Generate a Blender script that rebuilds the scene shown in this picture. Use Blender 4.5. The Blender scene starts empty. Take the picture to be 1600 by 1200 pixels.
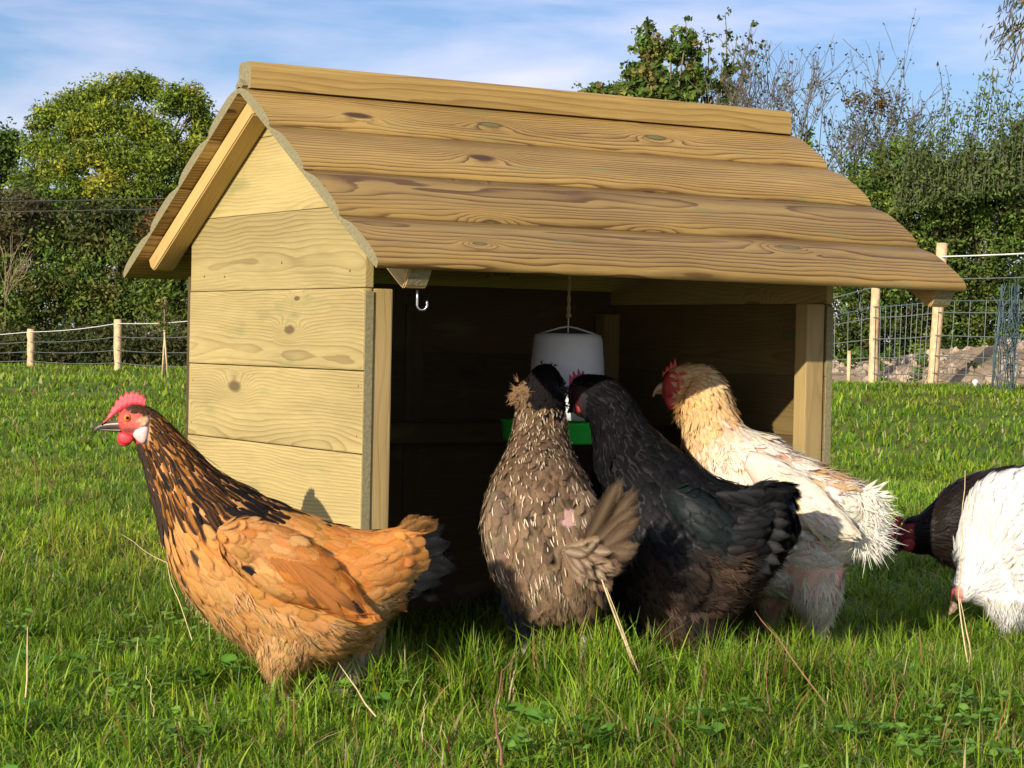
import bpy, math, random
import numpy as np
from mathutils import Vector, Matrix

# ------------------------------------------------------------------ camera, world, sun
sc = bpy.context.scene
CP = np.array([-1.7441, -3.3546, 0.5783]); YAW, PITCH, ROLL, FP = 0.5475, -0.01837, 0.02101, 3399.6
fw = np.array([math.sin(YAW)*math.cos(PITCH), math.cos(YAW)*math.cos(PITCH), math.sin(PITCH)])
_r = np.cross(fw, [0, 0, 1]); _r /= np.linalg.norm(_r); _u = np.cross(_r, fw)
cr = _r*math.cos(ROLL)+_u*math.sin(ROLL); cu = -_r*math.sin(ROLL)+_u*math.cos(ROLL)
cd = bpy.data.cameras.new('camera'); cam = bpy.data.objects.new('camera', cd); sc.collection.objects.link(cam)
cam.matrix_world = Matrix([[cr[0], cu[0], -fw[0], CP[0]], [cr[1], cu[1], -fw[1], CP[1]], [cr[2], cu[2], -fw[2], CP[2]], [0, 0, 0, 1]])
cd.sensor_width = 36; cd.lens = 36*FP/1600; cd.clip_start = 0.05; cd.clip_end = 2000
sc.camera = cam

SUND = np.array([-0.428, -0.225, 0.178]); SUND /= np.linalg.norm(SUND)      # towards the sun
sun_el = math.asin(SUND[2]); sun_az = math.atan2(SUND[0], SUND[1])
sl = bpy.data.lights.new('sun', 'SUN'); sl.energy = 5.0; sl.angle = math.radians(0.55); sl.color = (1, 0.90, 0.74)
so = bpy.data.objects.new('sun', sl); sc.collection.objects.link(so)
so.rotation_euler = Vector(SUND).to_track_quat('Z', 'Y').to_euler(); so.location = (-5, -6, 6)

w = bpy.data.worlds.new('World'); sc.world = w; w.use_nodes = True
nt = w.node_tree; N = nt.nodes; L = nt.links; N.clear()
out = N.new('ShaderNodeOutputWorld'); bg = N.new('ShaderNodeBackground'); sky = N.new('ShaderNodeTexSky')
sky.sky_type = 'NISHITA'; sky.sun_disc = False; sky.sun_elevation = sun_el; sky.sun_rotation = sun_az
sky.air_density = 1.0; sky.dust_density = 0.6; sky.ozone_density = 2.0
tc = N.new('ShaderNodeTexCoord'); mp = N.new('ShaderNodeMapping'); mp.inputs['Scale'].default_value = (1.0, 1.0, 5.0)
mp.inputs['Location'].default_value = (0.35, 0.1, 0.3)
nz = N.new('ShaderNodeTexNoise'); nz.inputs['Scale'].default_value = 4.2; nz.inputs['Detail'].default_value = 9; nz.inputs['Roughness'].default_value = 0.52
nz.inputs['Distortion'].default_value = 0.25
rp = N.new('ShaderNodeValToRGB'); rp.color_ramp.elements[0].position = 0.40; rp.color_ramp.elements[1].position = 0.72
rp.color_ramp.elements[0].color = (0, 0, 0, 1); rp.color_ramp.elements[1].color = (.85, .85, .85, 1)
mx = N.new('ShaderNodeMixRGB'); mx.inputs[2].default_value = (13.6, 12.2, 13.8, 1)
gm = N.new('ShaderNodeMixRGB'); gm.blend_type = 'MULTIPLY'; gm.inputs[0].default_value = 1; gm.inputs[2].default_value = (.98, 1.10, 1.46, 1)
L.new(tc.outputs['Generated'], mp.inputs[0]); L.new(mp.outputs[0], nz.inputs['Vector']); L.new(nz.outputs[0], rp.inputs[0])
L.new(rp.outputs[0], mx.inputs[0]); L.new(sky.outputs[0], gm.inputs[1]); L.new(gm.outputs[0], mx.inputs[1])
L.new(mx.outputs[0], bg.inputs[0]); bg.inputs[1].default_value = 0.070; L.new(bg.outputs[0], out.inputs[0])
sc.view_settings.view_transform = 'Standard'; sc.view_settings.look = 'None'; sc.view_settings.exposure = 0.36; sc.view_settings.gamma = 1
sc.cycles.max_bounces = 6; sc.cycles.diffuse_bounces = 2; sc.cycles.transparent_max_bounces = 14

R = np.random.RandomState(7); random.seed(7)
PX = 1.0

def at(px, py, wd):                       # a point seen at (px, py), wd metres along the view axis
    return CP+(fw+cr*(px-800)/FP-cu*(py-600)/FP)*wd
def to_px(P):
    d = P-CP; q = d@fw
    return 800+FP*(d@cr)/q, 600-FP*(d@cu)/q

# ------------------------------------------------------------------ helpers
def link(o, parent=None):
    sc.collection.objects.link(o)
    if parent is not None: o.parent = parent
    return o
def tag(o, label=None, cat=None, group=None, kind=None):
    if label: o['label'] = label
    if cat: o['category'] = cat
    if group: o['group'] = group
    if kind: o['kind'] = kind
    return o
def empty(name, loc, label, cat, group=None):
    o = bpy.data.objects.new(name, None); o.location = loc; o.empty_display_size = .05
    return tag(link(o), label, cat, group)
def mesh_np(name, V, F, mat, parent=None, col=None, uv=None, smooth=True):
    """V (n,3), F (m,k) all same k or list of arrays; col per vertex (n,3/4); uv per vertex (n,2)"""
    me = bpy.data.meshes.new(name)
    Fs = F if isinstance(F, list) else [F]
    Fs = [np.asarray(f, dtype=np.int32) for f in Fs if len(f)]
    tot = np.concatenate([np.full(len(f), f.shape[1]) for f in Fs]); loops = np.concatenate([f.ravel() for f in Fs])
    st = np.concatenate([[0], np.cumsum(tot)[:-1]]).astype(np.int32)
    me.vertices.add(len(V)); me.vertices.foreach_set('co', np.asarray(V, dtype=np.float32).ravel())
    me.loops.add(len(loops)); me.loops.foreach_set('vertex_index', loops.astype(np.int32))
    me.polygons.add(len(tot)); me.polygons.foreach_set('loop_start', st); me.polygons.foreach_set('loop_total', tot.astype(np.int32))
    if smooth: me.polygons.foreach_set('use_smooth', np.ones(len(tot), dtype=bool))
    me.update(calc_edges=True)
    if col is not None:
        c = np.ones((len(V), 4), dtype=np.float32); c[:, :np.asarray(col).shape[1]] = col
        a = me.color_attributes.new('Col', 'FLOAT_COLOR', 'POINT'); a.data.foreach_set('color', c.ravel())
    if uv is not None:
        ul = me.uv_layers.new(name='UVMap'); ul.data.foreach_set('uv', np.asarray(uv, dtype=np.float32)[loops].ravel())
    me.materials.append(mat)
    return link(bpy.data.objects.new(name, me), parent)

class MB:
    def __init__(s): s.V = []; s.F3 = []; s.F4 = []; s.n = 0
    def add(s, V, F):
        F = np.asarray(F)+s.n; (s.F3 if F.shape[1] == 3 else s.F4).append(F); s.V.append(np.asarray(V, float)); s.n += len(V)
    def add2(s, V, F4, F3):
        n = s.n; s.add(V, F4); s.F3.append(np.asarray(F3)+n)
    def tube(s, pts, rad, k=8, cap=True):
        P = np.array(pts, float); n = len(P); rad = np.broadcast_to(rad, n)
        T = np.gradient(P, axis=0); T /= np.linalg.norm(T, axis=1)[:, None]+1e-12
        a = np.array([0, 0, 1.]) if abs(T[0, 2]) < .9 else np.array([1., 0, 0])
        V = []
        nrm = np.cross(T[0], a); nrm /= np.linalg.norm(nrm)
        for i in range(n):
            nrm = nrm-T[i]*(nrm@T[i]); nrm /= np.linalg.norm(nrm)+1e-12; b = np.cross(T[i], nrm)
            th = np.arange(k)*2*math.pi/k
            V.append(P[i]+rad[i]*(np.cos(th)[:, None]*nrm+np.sin(th)[:, None]*b))
        V = np.concatenate(V)
        F = [[i*k+j, i*k+(j+1) % k, (i+1)*k+(j+1) % k, (i+1)*k+j] for i in range(n-1) for j in range(k)]
        if cap:
            V = np.vstack([V, P[0], P[-1]]); c0 = n*k
            F3 = [[c0, (j+1) % k, j] for j in range(k)]+[[c0+1, (n-1)*k+j, (n-1)*k+(j+1) % k] for j in range(k)]
            s.add2(V, F, F3)
        else: s.add(V, F)
    def ball(s, c, r, k=12, m=8, ax=(1, 1, 1)):
        V = [[0, 0, 1]]+[[math.sin(math.pi*i/m)*math.cos(2*math.pi*j/k), math.sin(math.pi*i/m)*math.sin(2*math.pi*j/k), math.cos(math.pi*i/m)] for i in range(1, m) for j in range(k)]+[[0, 0, -1]]
        V = np.array(V)*r*np.array(ax)+np.array(c)
        F = [[1+i*k+j, 1+(i+1)*k+j, 1+(i+1)*k+(j+1) % k, 1+i*k+(j+1) % k] for i in range(m-2) for j in range(k)]
        F3 = [[0, 1+j, 1+(j+1) % k] for j in range(k)]+[[len(V)-1, 1+(m-2)*k+(j+1) % k, 1+(m-2)*k+j] for j in range(k)]
        s.add2(V, F, F3)
    def lathe(s, prof, c, k=32):
        n = len(prof); th = np.arange(k)*2*math.pi/k
        V = np.concatenate([np.stack([r*np.cos(th)+c[0], r*np.sin(th)+c[1], np.full(k, z+c[2])], 1) for r, z in prof])
        s.add(V, [[i*k+j, i*k+(j+1) % k, (i+1)*k+(j+1) % k, (i+1)*k+j] for i in range(n-1) for j in range(k)])
    def build(s, name, mat, parent=None, **kw):
        F = []
        if s.F4: F.append(np.concatenate(s.F4))
        if s.F3: F.append(np.concatenate(s.F3))
        return mesh_np(name, np.concatenate(s.V), F, mat, parent, **kw)

def bevel_board(name, size, mat, parent, matrix, bev=.003, cut=None):
    """board mesh in its own axes: x along the grain; optional polygon in xy (cut) extruded by size[2]"""
    import bmesh
    bm = bmesh.new()
    lx, ly, lz = size
    poly = cut or [(0, 0), (lx, 0), (lx, ly), (0, ly)]
    b = [bm.verts.new((x, y, 0)) for x, y in poly]; t = [bm.verts.new((x, y, lz)) for x, y in poly]
    bm.faces.new(b[::-1]); bm.faces.new(t)
    for i in range(len(poly)): j = (i+1) % len(poly); bm.faces.new((b[i], b[j], t[j], t[i]))
    bmesh.ops.bevel(bm, geom=bm.edges[:], offset=bev, segments=2, profile=.6, affect='EDGES')
    me = bpy.data.meshes.new(name); bm.to_mesh(me); bm.free(); me.materials.append(mat)
    o = link(bpy.data.objects.new(name, me), parent); o.matrix_world = matrix
    return o
def axes(o, x, y, z=None):
    x = Vector(x).normalized(); y = Vector(y).normalized(); z = x.cross(y) if z is None else Vector(z)
    m = Matrix([[x[0], y[0], z[0], o[0]], [x[1], y[1], z[1], o[1]], [x[2], y[2], z[2], o[2]], [0, 0, 0, 1]])
    return m

# ------------------------------------------------------------------ materials
def mat_new(name):
    m = bpy.data.materials.new(name); m.use_nodes = True; nt = m.node_tree
    return m, nt.nodes, nt.links, nt.nodes['Principled BSDF']
def simple(name, col, rough=.6, metal=0., noise=0.15, scale=60, bump=.1, spec=.5):
    m, N, L, b = mat_new(name)
    tcn = N.new('ShaderNodeTexCoord'); n = N.new('ShaderNodeTexNoise'); n.inputs['Scale'].default_value = scale; n.inputs['Detail'].default_value = 5
    L.new(tcn.outputs['Object'], n.inputs['Vector'])
    r = N.new('ShaderNodeValToRGB'); r.color_ramp.elements[0].position = .3; r.color_ramp.elements[1].position = .7
    r.color_ramp.elements[0].color = tuple(c*(1-noise) for c in col)+(1,); r.color_ramp.elements[1].color = tuple(min(1, c*(1+noise)) for c in col)+(1,)
    L.new(n.outputs[0], r.inputs[0]); L.new(r.outputs[0], b.inputs['Base Color'])
    b.inputs['Roughness'].default_value = rough; b.inputs['Metallic'].default_value = metal; b.inputs['Specular IOR Level'].default_value = spec
    if bump:
        bu = N.new('ShaderNodeBump'); bu.inputs['Strength'].default_value = bump; bu.inputs['Distance'].default_value = .002
        L.new(n.outputs[0], bu.inputs['Height']); L.new(bu.outputs[0], b.inputs['Normal'])
    return m
def math_n(N, L, op, a, b=None, c=None):
    n = N.new('ShaderNodeMath'); n.operation = op
    for i, v in enumerate((a, b, c)):
        if v is None: continue
        if isinstance(v, (int, float)): n.inputs[i].default_value = v
        else: L.new(v, n.inputs[i])
    return n.outputs[0]
def wood(name, early, late, dark, ring=120., pith=.035, contrast=.8, green=.35, rough=.62, wet=0.0, knots=1.0, amp=1., stain=0., kt=.62):
    """plain-sawn softwood: growth rings about a wandering pith that runs along local x, with knots"""
    m, N, L, b = mat_new(name); M = lambda op, a, b_=None, c=None: math_n(N, L, op, a, b_, c)
    tcn = N.new('ShaderNodeTexCoord'); oi = N.new('ShaderNodeObjectInfo'); rnd = oi.outputs['Random']
    rv = N.new('ShaderNodeCombineXYZ'); L.new(M('MULTIPLY', rnd, 37.1), rv.inputs[0]); L.new(M('MULTIPLY', rnd, 91.7), rv.inputs[1]); L.new(M('MULTIPLY', rnd, 53.3), rv.inputs[2])
    sep = N.new('ShaderNodeSeparateXYZ'); L.new(tcn.outputs['Object'], sep.inputs[0])
    x, y, z = sep.outputs
    def noise(sx, sy, sz, detail=2, rough=.5, off=0.):
        cb = N.new('ShaderNodeCombineXYZ'); L.new(M('MULTIPLY', x, sx), cb.inputs[0]); L.new(M('MULTIPLY', y, sy), cb.inputs[1]); L.new(M('MULTIPLY', z, sz), cb.inputs[2])
        ad = N.new('ShaderNodeVectorMath'); ad.operation = 'ADD'; L.new(cb.outputs[0], ad.inputs[0]); L.new(rv.outputs[0], ad.inputs[1])
        ad2 = N.new('ShaderNodeVectorMath'); ad2.operation = 'ADD'; L.new(ad.outputs[0], ad2.inputs[0]); ad2.inputs[1].default_value = (off, off*.7, -off)
        n = N.new('ShaderNodeTexNoise'); n.inputs['Scale'].default_value = 1; n.inputs['Detail'].default_value = detail; n.inputs['Roughness'].default_value = rough
        L.new(ad2.outputs[0], n.inputs['Vector']); return n.outputs[0]
    n1 = noise(1.5, 5, 4, 3, .45); n2 = noise(1.9, 4, 4, 2, .5, 13.)
    # knots
    cb = N.new('ShaderNodeCombineXYZ'); L.new(M('MULTIPLY', x, 3.2), cb.inputs[0]); L.new(M('MULTIPLY', y, 8.5), cb.inputs[1])
    ad = N.new('ShaderNodeVectorMath'); ad.operation = 'ADD'; L.new(cb.outputs[0], ad.inputs[0]); L.new(rv.outputs[0], ad.inputs[1])
    vo = N.new('ShaderNodeTexVoronoi'); vo.voronoi_dimensions = '2D'; vo.inputs['Scale'].default_value = 1; L.new(ad.outputs[0], vo.inputs['Vector'])
    vs = N.new('ShaderNodeSeparateColor'); L.new(vo.outputs['Color'], vs.inputs[0])
    on = M('MULTIPLY', M('GREATER_THAN', vs.outputs[0], kt), knots)
    kd = M('DIVIDE', M('ADD', vo.outputs['Distance'], M('MULTIPLY', M('SUBTRACT', noise(25, 60, 60, 3, .6, 3.), .5), .045)), M('ADD', M('MULTIPLY', vs.outputs[1], .12), .055))
    k = M('MULTIPLY', M('EXPONENT', M('MULTIPLY', M('MULTIPLY', kd, kd), -.55)), on)
    py = M('ADD', M('ADD', y, M('MULTIPLY', M('SUBTRACT', n1, .5), .085)), M('MULTIPLY', M('SUBTRACT', rnd, .75), .12))
    pz = M('ADD', M('ADD', z, pith), M('MULTIPLY', M('SUBTRACT', n2, .5), .05))
    r = M('SQRT', M('ADD', M('MULTIPLY', py, py), M('MULTIPLY', pz, pz)))
    r = M('ADD', r, M('MULTIPLY', k, .035))
    n3 = noise(7, 60, 60, 4, .65, 5.); n4 = noise(1.0, 22, 22, 2, .5, 47.)
    rr = M('ADD', M('ADD', M('MULTIPLY', r, ring), M('MULTIPLY', n3, .4)), M('MULTIPLY', n4, 1.6))
    fr = M('FRACT', rr)
    rpn = N.new('ShaderNodeValToRGB'); e = rpn.color_ramp.elements; e[0].position = 0; e[0].color = (0, 0, 0, 1); e[1].position = 1; e[1].color = (0, 0, 0, 1)
    for p_, v in ((.35, .06), (.70, .40), (.88, 1.0), (.945, .95)):
        q = rpn.color_ramp.elements.new(p_); q.color = (v, v, v, 1)
    L.new(fr, rpn.inputs[0])
    lw = M('MULTIPLY', rpn.outputs[0], contrast)
    fine = noise(14, 420, 420, 2, .6, 2.); bl = noise(1.7, 9, 9, 3, .55, 31.)
    lw2 = M('MULTIPLY', lw, M('MAXIMUM', M('SUBTRACT', M('MULTIPLY', bl, 2.6*amp), .55), .12))
    lw2 = M('MINIMUM', lw2, 1.0)
    def mix(f, a, b_, mode='MIX'):
        n = N.new('ShaderNodeMixRGB'); n.blend_type = mode
        if isinstance(f, (int, float)): n.inputs[0].default_value = f
        else: L.new(f, n.inputs[0])
        for i, v in ((1, a), (2, b_)):
            if isinstance(v, tuple): n.inputs[i].default_value = v+(1,)
            else: L.new(v, n.inputs[i])
        return n.outputs[0]
    cl = N.new('ShaderNodeMapRange'); L.new(bl, cl.inputs[0]); cl.inputs[1].default_value = .35; cl.inputs[2].default_value = .68
    base = mix(cl.outputs[0], early, tuple(c*.78 for c in early))
    base = mix(lw2, base, late)
    if stain:
        sn = noise(2.5, 26, 10, 4, .6, 19.); sy = N.new('ShaderNodeMapRange'); L.new(M('ADD', y, M('MULTIPLY', M('SUBTRACT', sn, .5), .10)), sy.inputs[0]); sy.inputs[1].default_value = .058; sy.inputs[2].default_value = .004; sy.inputs[3].default_value = 0; sy.inputs[4].default_value = stain
        base = mix(sy.outputs[0], base, tuple(c*.9 for c in late))
        sn2 = N.new('ShaderNodeMapRange'); L.new(noise(3.5, 30, 30, 4, .6, 91.), sn2.inputs[0]); sn2.inputs[1].default_value = .52; sn2.inputs[2].default_value = .72; sn2.inputs[3].default_value = 0; sn2.inputs[4].default_value = stain*.8
        base = mix(sn2.outputs[0], base, late)
    fcl = N.new('ShaderNodeMapRange'); L.new(fine, fcl.inputs[0]); fcl.inputs[1].default_value = .35; fcl.inputs[2].default_value = .75; fcl.inputs[3].default_value = 0; fcl.inputs[4].default_value = .28
    base = mix(fcl.outputs[0], base, dark)
    # copper-green and brown around knots, heart of knot
    gr = noise(5, 16, 16, 3, .6, 71.); gm_ = N.new('ShaderNodeMapRange'); L.new(gr, gm_.inputs[0]); gm_.inputs[1].default_value = .60; gm_.inputs[2].default_value = .72; gm_.inputs[3].default_value = 0; gm_.inputs[4].default_value = green
    base = mix(gm_.outputs[0], base, (.16, .19, .07))
    rnd2 = N.new('ShaderNodeMapRange'); L.new(rnd, rnd2.inputs[0]); rnd2.inputs[3].default_value = .80; rnd2.inputs[4].default_value = 1.14
    hv = N.new('ShaderNodeHueSaturation'); L.new(rnd2.outputs[0], hv.inputs['Value']); L.new(base, hv.inputs['Color']); base = hv.outputs[0]
    kh = N.new('ShaderNodeMapRange'); L.new(kd, kh.inputs[0]); kh.inputs[1].default_value = .72; kh.inputs[2].default_value = .50; kh.inputs[3].default_value = 0; kh.inputs[4].default_value = .85
    base = mix(M('MULTIPLY', kh.outputs[0], on), base, dark)
    kh2 = N.new('ShaderNodeMapRange'); L.new(kd, kh2.inputs[0]); kh2.inputs[1].default_value = .47; kh2.inputs[2].default_value = .40; kh2.inputs[3].default_value = 0; kh2.inputs[4].default_value = .75
    kc = mix(M('GREATER_THAN', vs.outputs[2], .5), tuple(early[i]*.30+(.01, .075, .03)[i] for i in range(3)), tuple(c*.8 for c in dark))
    base = mix(M('MULTIPLY', kh2.outputs[0], on), base, kc)
    L.new(base, b.inputs['Base Color']); b.inputs['Roughness'].default_value = rough
    b.inputs['Specular IOR Level'].default_value = .35+wet
    bu = N.new('ShaderNodeBump'); bu.inputs['Strength'].default_value = .35; bu.inputs['Distance'].default_value = .0012
    L.new(M('ADD', M('MULTIPLY', lw2, .6), M('MULTIPLY', fine, .8)), bu.inputs['Height']); L.new(bu.outputs[0], b.inputs['Normal'])
    return m
M_side = wood('pale pressure treated pine', (.50, .39, .158), (.27, .19, .072), (.16, .11, .045), ring=170, contrast=.85, green=.45, amp=1.05)
M_roof = wood('damp brown pine', (.45, .29, .082), (.14, .07, .017), (.07, .033, .012), ring=120, pith=.03, contrast=.95, green=.55, rough=.5, wet=.0, amp=1.3, stain=.5, kt=.42)
M_ridge = wood('ridge pine', (.45, .30, .09), (.20, .10, .025), (.13, .07, .02), ring=85, pith=.02, contrast=.7, green=.1, rough=.55)
M_post = wood('planed pine', (.42, .305, .125), (.25, .15, .05), (.2, .12, .045), ring=150, pith=.05, contrast=.6, green=.2)
M_raft = wood('rafter pine', (.55, .37, .14), (.36, .21, .07), (.2, .12, .04), ring=130, pith=.02, contrast=.6, green=.12)
M_end = simple('green end grain', (.225, .195, .10), .8, noise=.22, scale=160, bump=.5)
M_wallr = wood('shaded wall pine', (.20, .14, .05), (.12, .07, .025), (.10, .06, .02), ring=170, contrast=.8)  # side wall pine with the shelter's inside shade darkened into its colour
M_inner = wood('shaded inner pine', (.10, .068, .027), (.06, .038, .013), (.045, .028, .01), ring=110, contrast=.7)  # same timber coloured much darker, painting in the gloom of the interior

def attr_mat(name, rough=.6, transl=0., spec=.3, streak=0., bumpn=0., bscale=300, sheen=0., vary=0.0):
    m, N, L, b = mat_new(name)
    a = N.new('ShaderNodeAttribute'); a.attribute_name = 'Col'; colo = a.outputs['Color']
    b.inputs['Roughness'].default_value = rough; b.inputs['Specular IOR Level'].default_value = spec
    if sheen: b.inputs['Sheen Weight'].default_value = sheen
    if streak:
        uv = N.new('ShaderNodeUVMap'); uv.uv_map = 'UVMap'; sp = N.new('ShaderNodeSeparateXYZ'); L.new(uv.outputs[0], sp.inputs[0])
        au = math_n(N, L, 'ABSOLUTE', sp.outputs[0]); s_ = math_n(N, L, 'SUBTRACT', math_n(N, L, 'MULTIPLY', sp.outputs[1], 1.0), math_n(N, L, 'MULTIPLY', au, .55))
        cbn = N.new('ShaderNodeCombineXYZ'); L.new(s_, cbn.inputs[0]); L.new(math_n(N, L, 'MULTIPLY', sp.outputs[0], .06), cbn.inputs[1])
        g = N.new('ShaderNodeNewGeometry'); L.new(g.outputs['Random Per Island'], cbn.inputs[2])
        nn = N.new('ShaderNodeTexNoise'); nn.inputs['Scale'].default_value = 22; nn.inputs['Detail'].default_value = 3; L.new(cbn.outputs[0], nn.inputs['Vector'])
        mr = N.new('ShaderNodeMapRange'); L.new(nn.outputs[0], mr.inputs[0]); mr.inputs[1].default_value = .3; mr.inputs[2].default_value = .7; mr.inputs[3].default_value = 1-streak; mr.inputs[4].default_value = 1+streak*.6
        ml = N.new('ShaderNodeMixRGB'); ml.blend_type = 'MULTIPLY'; ml.inputs[0].default_value = 1; L.new(colo, ml.inputs[1]); L.new(mr.outputs[0], ml.inputs[2]); colo = ml.outputs[0]
        bu = N.new('ShaderNodeBump'); bu.inputs['Strength'].default_value = .35; bu.inputs['Distance'].default_value = .001; L.new(nn.outputs[0], bu.inputs['Height']); L.new(bu.outputs[0], b.inputs['Normal'])
    elif bumpn:
        tcn = N.new('ShaderNodeTexCoord'); nn = N.new('ShaderNodeTexNoise'); nn.inputs['Scale'].default_value = bscale; nn.inputs['Detail'].default_value = 4; L.new(tcn.outputs['Object'], nn.inputs['Vector'])
        bu = N.new('ShaderNodeBump'); bu.inputs['Strength'].default_value = bumpn; bu.inputs['Distance'].default_value = .002; L.new(nn.outputs[0], bu.inputs['Height']); L.new(bu.outputs[0], b.inputs['Normal'])
        if vary:
            mr = N.new('ShaderNodeMapRange'); L.new(nn.outputs[0], mr.inputs[0]); mr.inputs[1].default_value = .3; mr.inputs[2].default_value = .7; mr.inputs[3].default_value = 1-vary; mr.inputs[4].default_value = 1+vary
            ml = N.new('ShaderNodeMixRGB'); ml.blend_type = 'MULTIPLY'; ml.inputs[0].default_value = 1; L.new(colo, ml.inputs[1]); L.new(mr.outputs[0], ml.inputs[2]); colo = ml.outputs[0]
    L.new(colo, b.inputs['Base Color'])
    surf = b.outputs[0]
    if transl:
        t = N.new('ShaderNodeBsdfTranslucent'); L.new(colo, t.inputs[0]); ms = N.new('ShaderNodeMixShader'); ms.inputs[0].default_value = transl
        o = N['Material Output']; L.new(b.outputs[0], ms.inputs[1]); L.new(t.outputs[0], ms.inputs[2]); L.new(ms.outputs[0], o.inputs[0]); surf = ms.outputs[0]
    if streak:
        M_ = lambda op, a, b_=None: math_n(N, L, op, a, b_)
        vf = M_('FRACT', sp.outputs[1]); c2 = N.new('ShaderNodeCombineXYZ'); L.new(M_('SUBTRACT', sp.outputs[1], M_('MULTIPLY', au, .30)), c2.inputs[0]); L.new(M_('MULTIPLY', sp.outputs[0], .8), c2.inputs[1]); L.new(g.outputs['Random Per Island'], c2.inputs[2])
        n5 = N.new('ShaderNodeTexNoise'); n5.inputs['Scale'].default_value = 1; n5.inputs['Detail'].default_value = 3
        vm = N.new('ShaderNodeVectorMath'); vm.operation = 'MULTIPLY'; vm.inputs[1].default_value = (105, 2.0, 30); L.new(c2.outputs[0], vm.inputs[0]); L.new(vm.outputs[0], n5.inputs['Vector'])
        e_ = M_('MAXIMUM', M_('SUBTRACT', au, .10), M_('DIVIDE', M_('SUBTRACT', vf, .55), .47))
        al = M_('ADD', M_('DIVIDE', M_('SUBTRACT', .95, e_), .50), M_('MULTIPLY', M_('SUBTRACT', n5.outputs[0], .5), 2.2)); al = M_('MINIMUM', M_('MAXIMUM', al, 0.), 1.)
        tr = N.new('ShaderNodeBsdfTransparent'); m2 = N.new('ShaderNodeMixShader'); L.new(al, m2.inputs[0]); L.new(tr.outputs[0], m2.inputs[1]); L.new(surf, m2.inputs[2]); L.new(m2.outputs[0], N['Material Output'].inputs[0])
    return m
M_feather = attr_mat('feathers', .65, .15, .07, streak=.22)
M_fluff = attr_mat('down', .8, .25, .1)
M_skin = attr_mat('hen skin', .55, 0, .35, bumpn=.5, bscale=420, vary=.2)
M_grass = attr_mat('grass blades', .42, .38, .24)
M_leaf = attr_mat('leaves', .6, .32, .14)
M_bark = simple('bark', (.16, .125, .085), .9, noise=.4, scale=30, bump=.6)
M_twig = simple('grey twigs', (.11, .095, .08), .9, noise=.3, scale=30)
M_wire = simple('galvanised wire', (.20, .22, .22), .5, .5, noise=.1)
M_net = simple('blue green plastic netting', (.06, .10, .11), .6, noise=.2)
M_rope = simple('white electric rope', (.75, .75, .72), .6, noise=.08)
M_stake = simple('peeled round timber', (.58, .40, .22), .8, noise=.28, scale=22, bump=.4)

# ------------------------------------------------------------------ terrain
def sstep(a, b, x): t = np.clip((x-a)/(b-a), 0, 1); return t*t*(3-2*t)
def wob(x, y, f, s):
    o = 0
    rr = np.random.RandomState(s)
    for i in range(7):
        a = rr.rand()*6.283; k = f*(.6+rr.rand()*.9); o = o+np.sin((x*math.cos(a)+y*math.sin(a))*k+rr.rand()*6.28)
    return o/7
def depth_lat(x, y):
    dx = x-CP[0]; dy = y-CP[1]; s, c = math.sin(YAW), math.cos(YAW)
    return dx*s+dy*c, dx*c-dy*s
def height(x, y):
    wd, lt = depth_lat(x, y)
    h = .30*sstep(6, 18, wd)*sstep(-3, 3, lt)+.03*sstep(8, 30, wd)
    h = h+.05*wob(x, y, .9, 3)*sstep(4.5, 9, wd)+.024*wob(x, y, 6., 5)*sstep(1.5, 3.5, wd)+.014*wob(x, y, 15., 6)
    # the low tussocky rise just in front of the feeding hens
    gx, gy = at(960, 1010, 3.58)[:2]; a = (x-gx)*cr[0]+(y-gy)*cr[1]; b = (x-gx)*fw[0]+(y-gy)*fw[1]
    h = h+.040*np.exp(-(a/.30)**2-(b/.12)**2)
    return h
ws = np.concatenate([np.arange(-3, 1.5, .5), np.arange(1.5, 7, .06), 7*1.045**np.arange(0, 118)])
ls = np.linspace(-1, 1, 161)
GW, GL = np.meshgrid(ws, ls, indexing='ij'); HW = 3.2+np.maximum(GW, 0)*.75
LT = GL*HW; s_, c_ = math.sin(YAW), math.cos(YAW)
X = CP[0]+GW*s_+LT*c_; Y = CP[1]+GW*c_-LT*s_
V = np.stack([X, Y, height(X, Y)], -1).reshape(-1, 3); nl = len(ls)
F = np.array([[i*nl+j, i*nl+j+1, (i+1)*nl+j+1, (i+1)*nl+j] for i in range(len(ws)-1) for j in range(nl-1)])
m, N, L, b = mat_new('turf ground'); tcn = N.new('ShaderNodeTexCoord')
n = N.new('ShaderNodeTexNoise'); n.inputs['Scale'].default_value = 1.3; n.inputs['Detail'].default_value = 12; n.inputs['Roughness'].default_value = .72; L.new(tcn.outputs['Object'], n.inputs['Vector'])
r = N.new('ShaderNodeValToRGB'); r.color_ramp.elements[0].position = .32; r.color_ramp.elements[0].color = (.045, .070, .014, 1); r.color_ramp.elements[1].position = .68; r.color_ramp.elements[1].color = (.17, .22, .035, 1)
L.new(n.outputs[0], r.inputs[0]); L.new(r.outputs[0], b.inputs['Base Color']); b.inputs['Roughness'].default_value = .95; b.inputs['Specular IOR Level'].default_value = .1
bu = N.new('ShaderNodeBump'); bu.inputs['Distance'].default_value = .03; L.new(n.outputs[0], bu.inputs['Height']); L.new(bu.outputs[0], b.inputs['Normal'])
g = mesh_np('ground', V, F, m); tag(g, 'green field turf running from the foreground back to the fence', 'ground', kind='structure')

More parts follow.
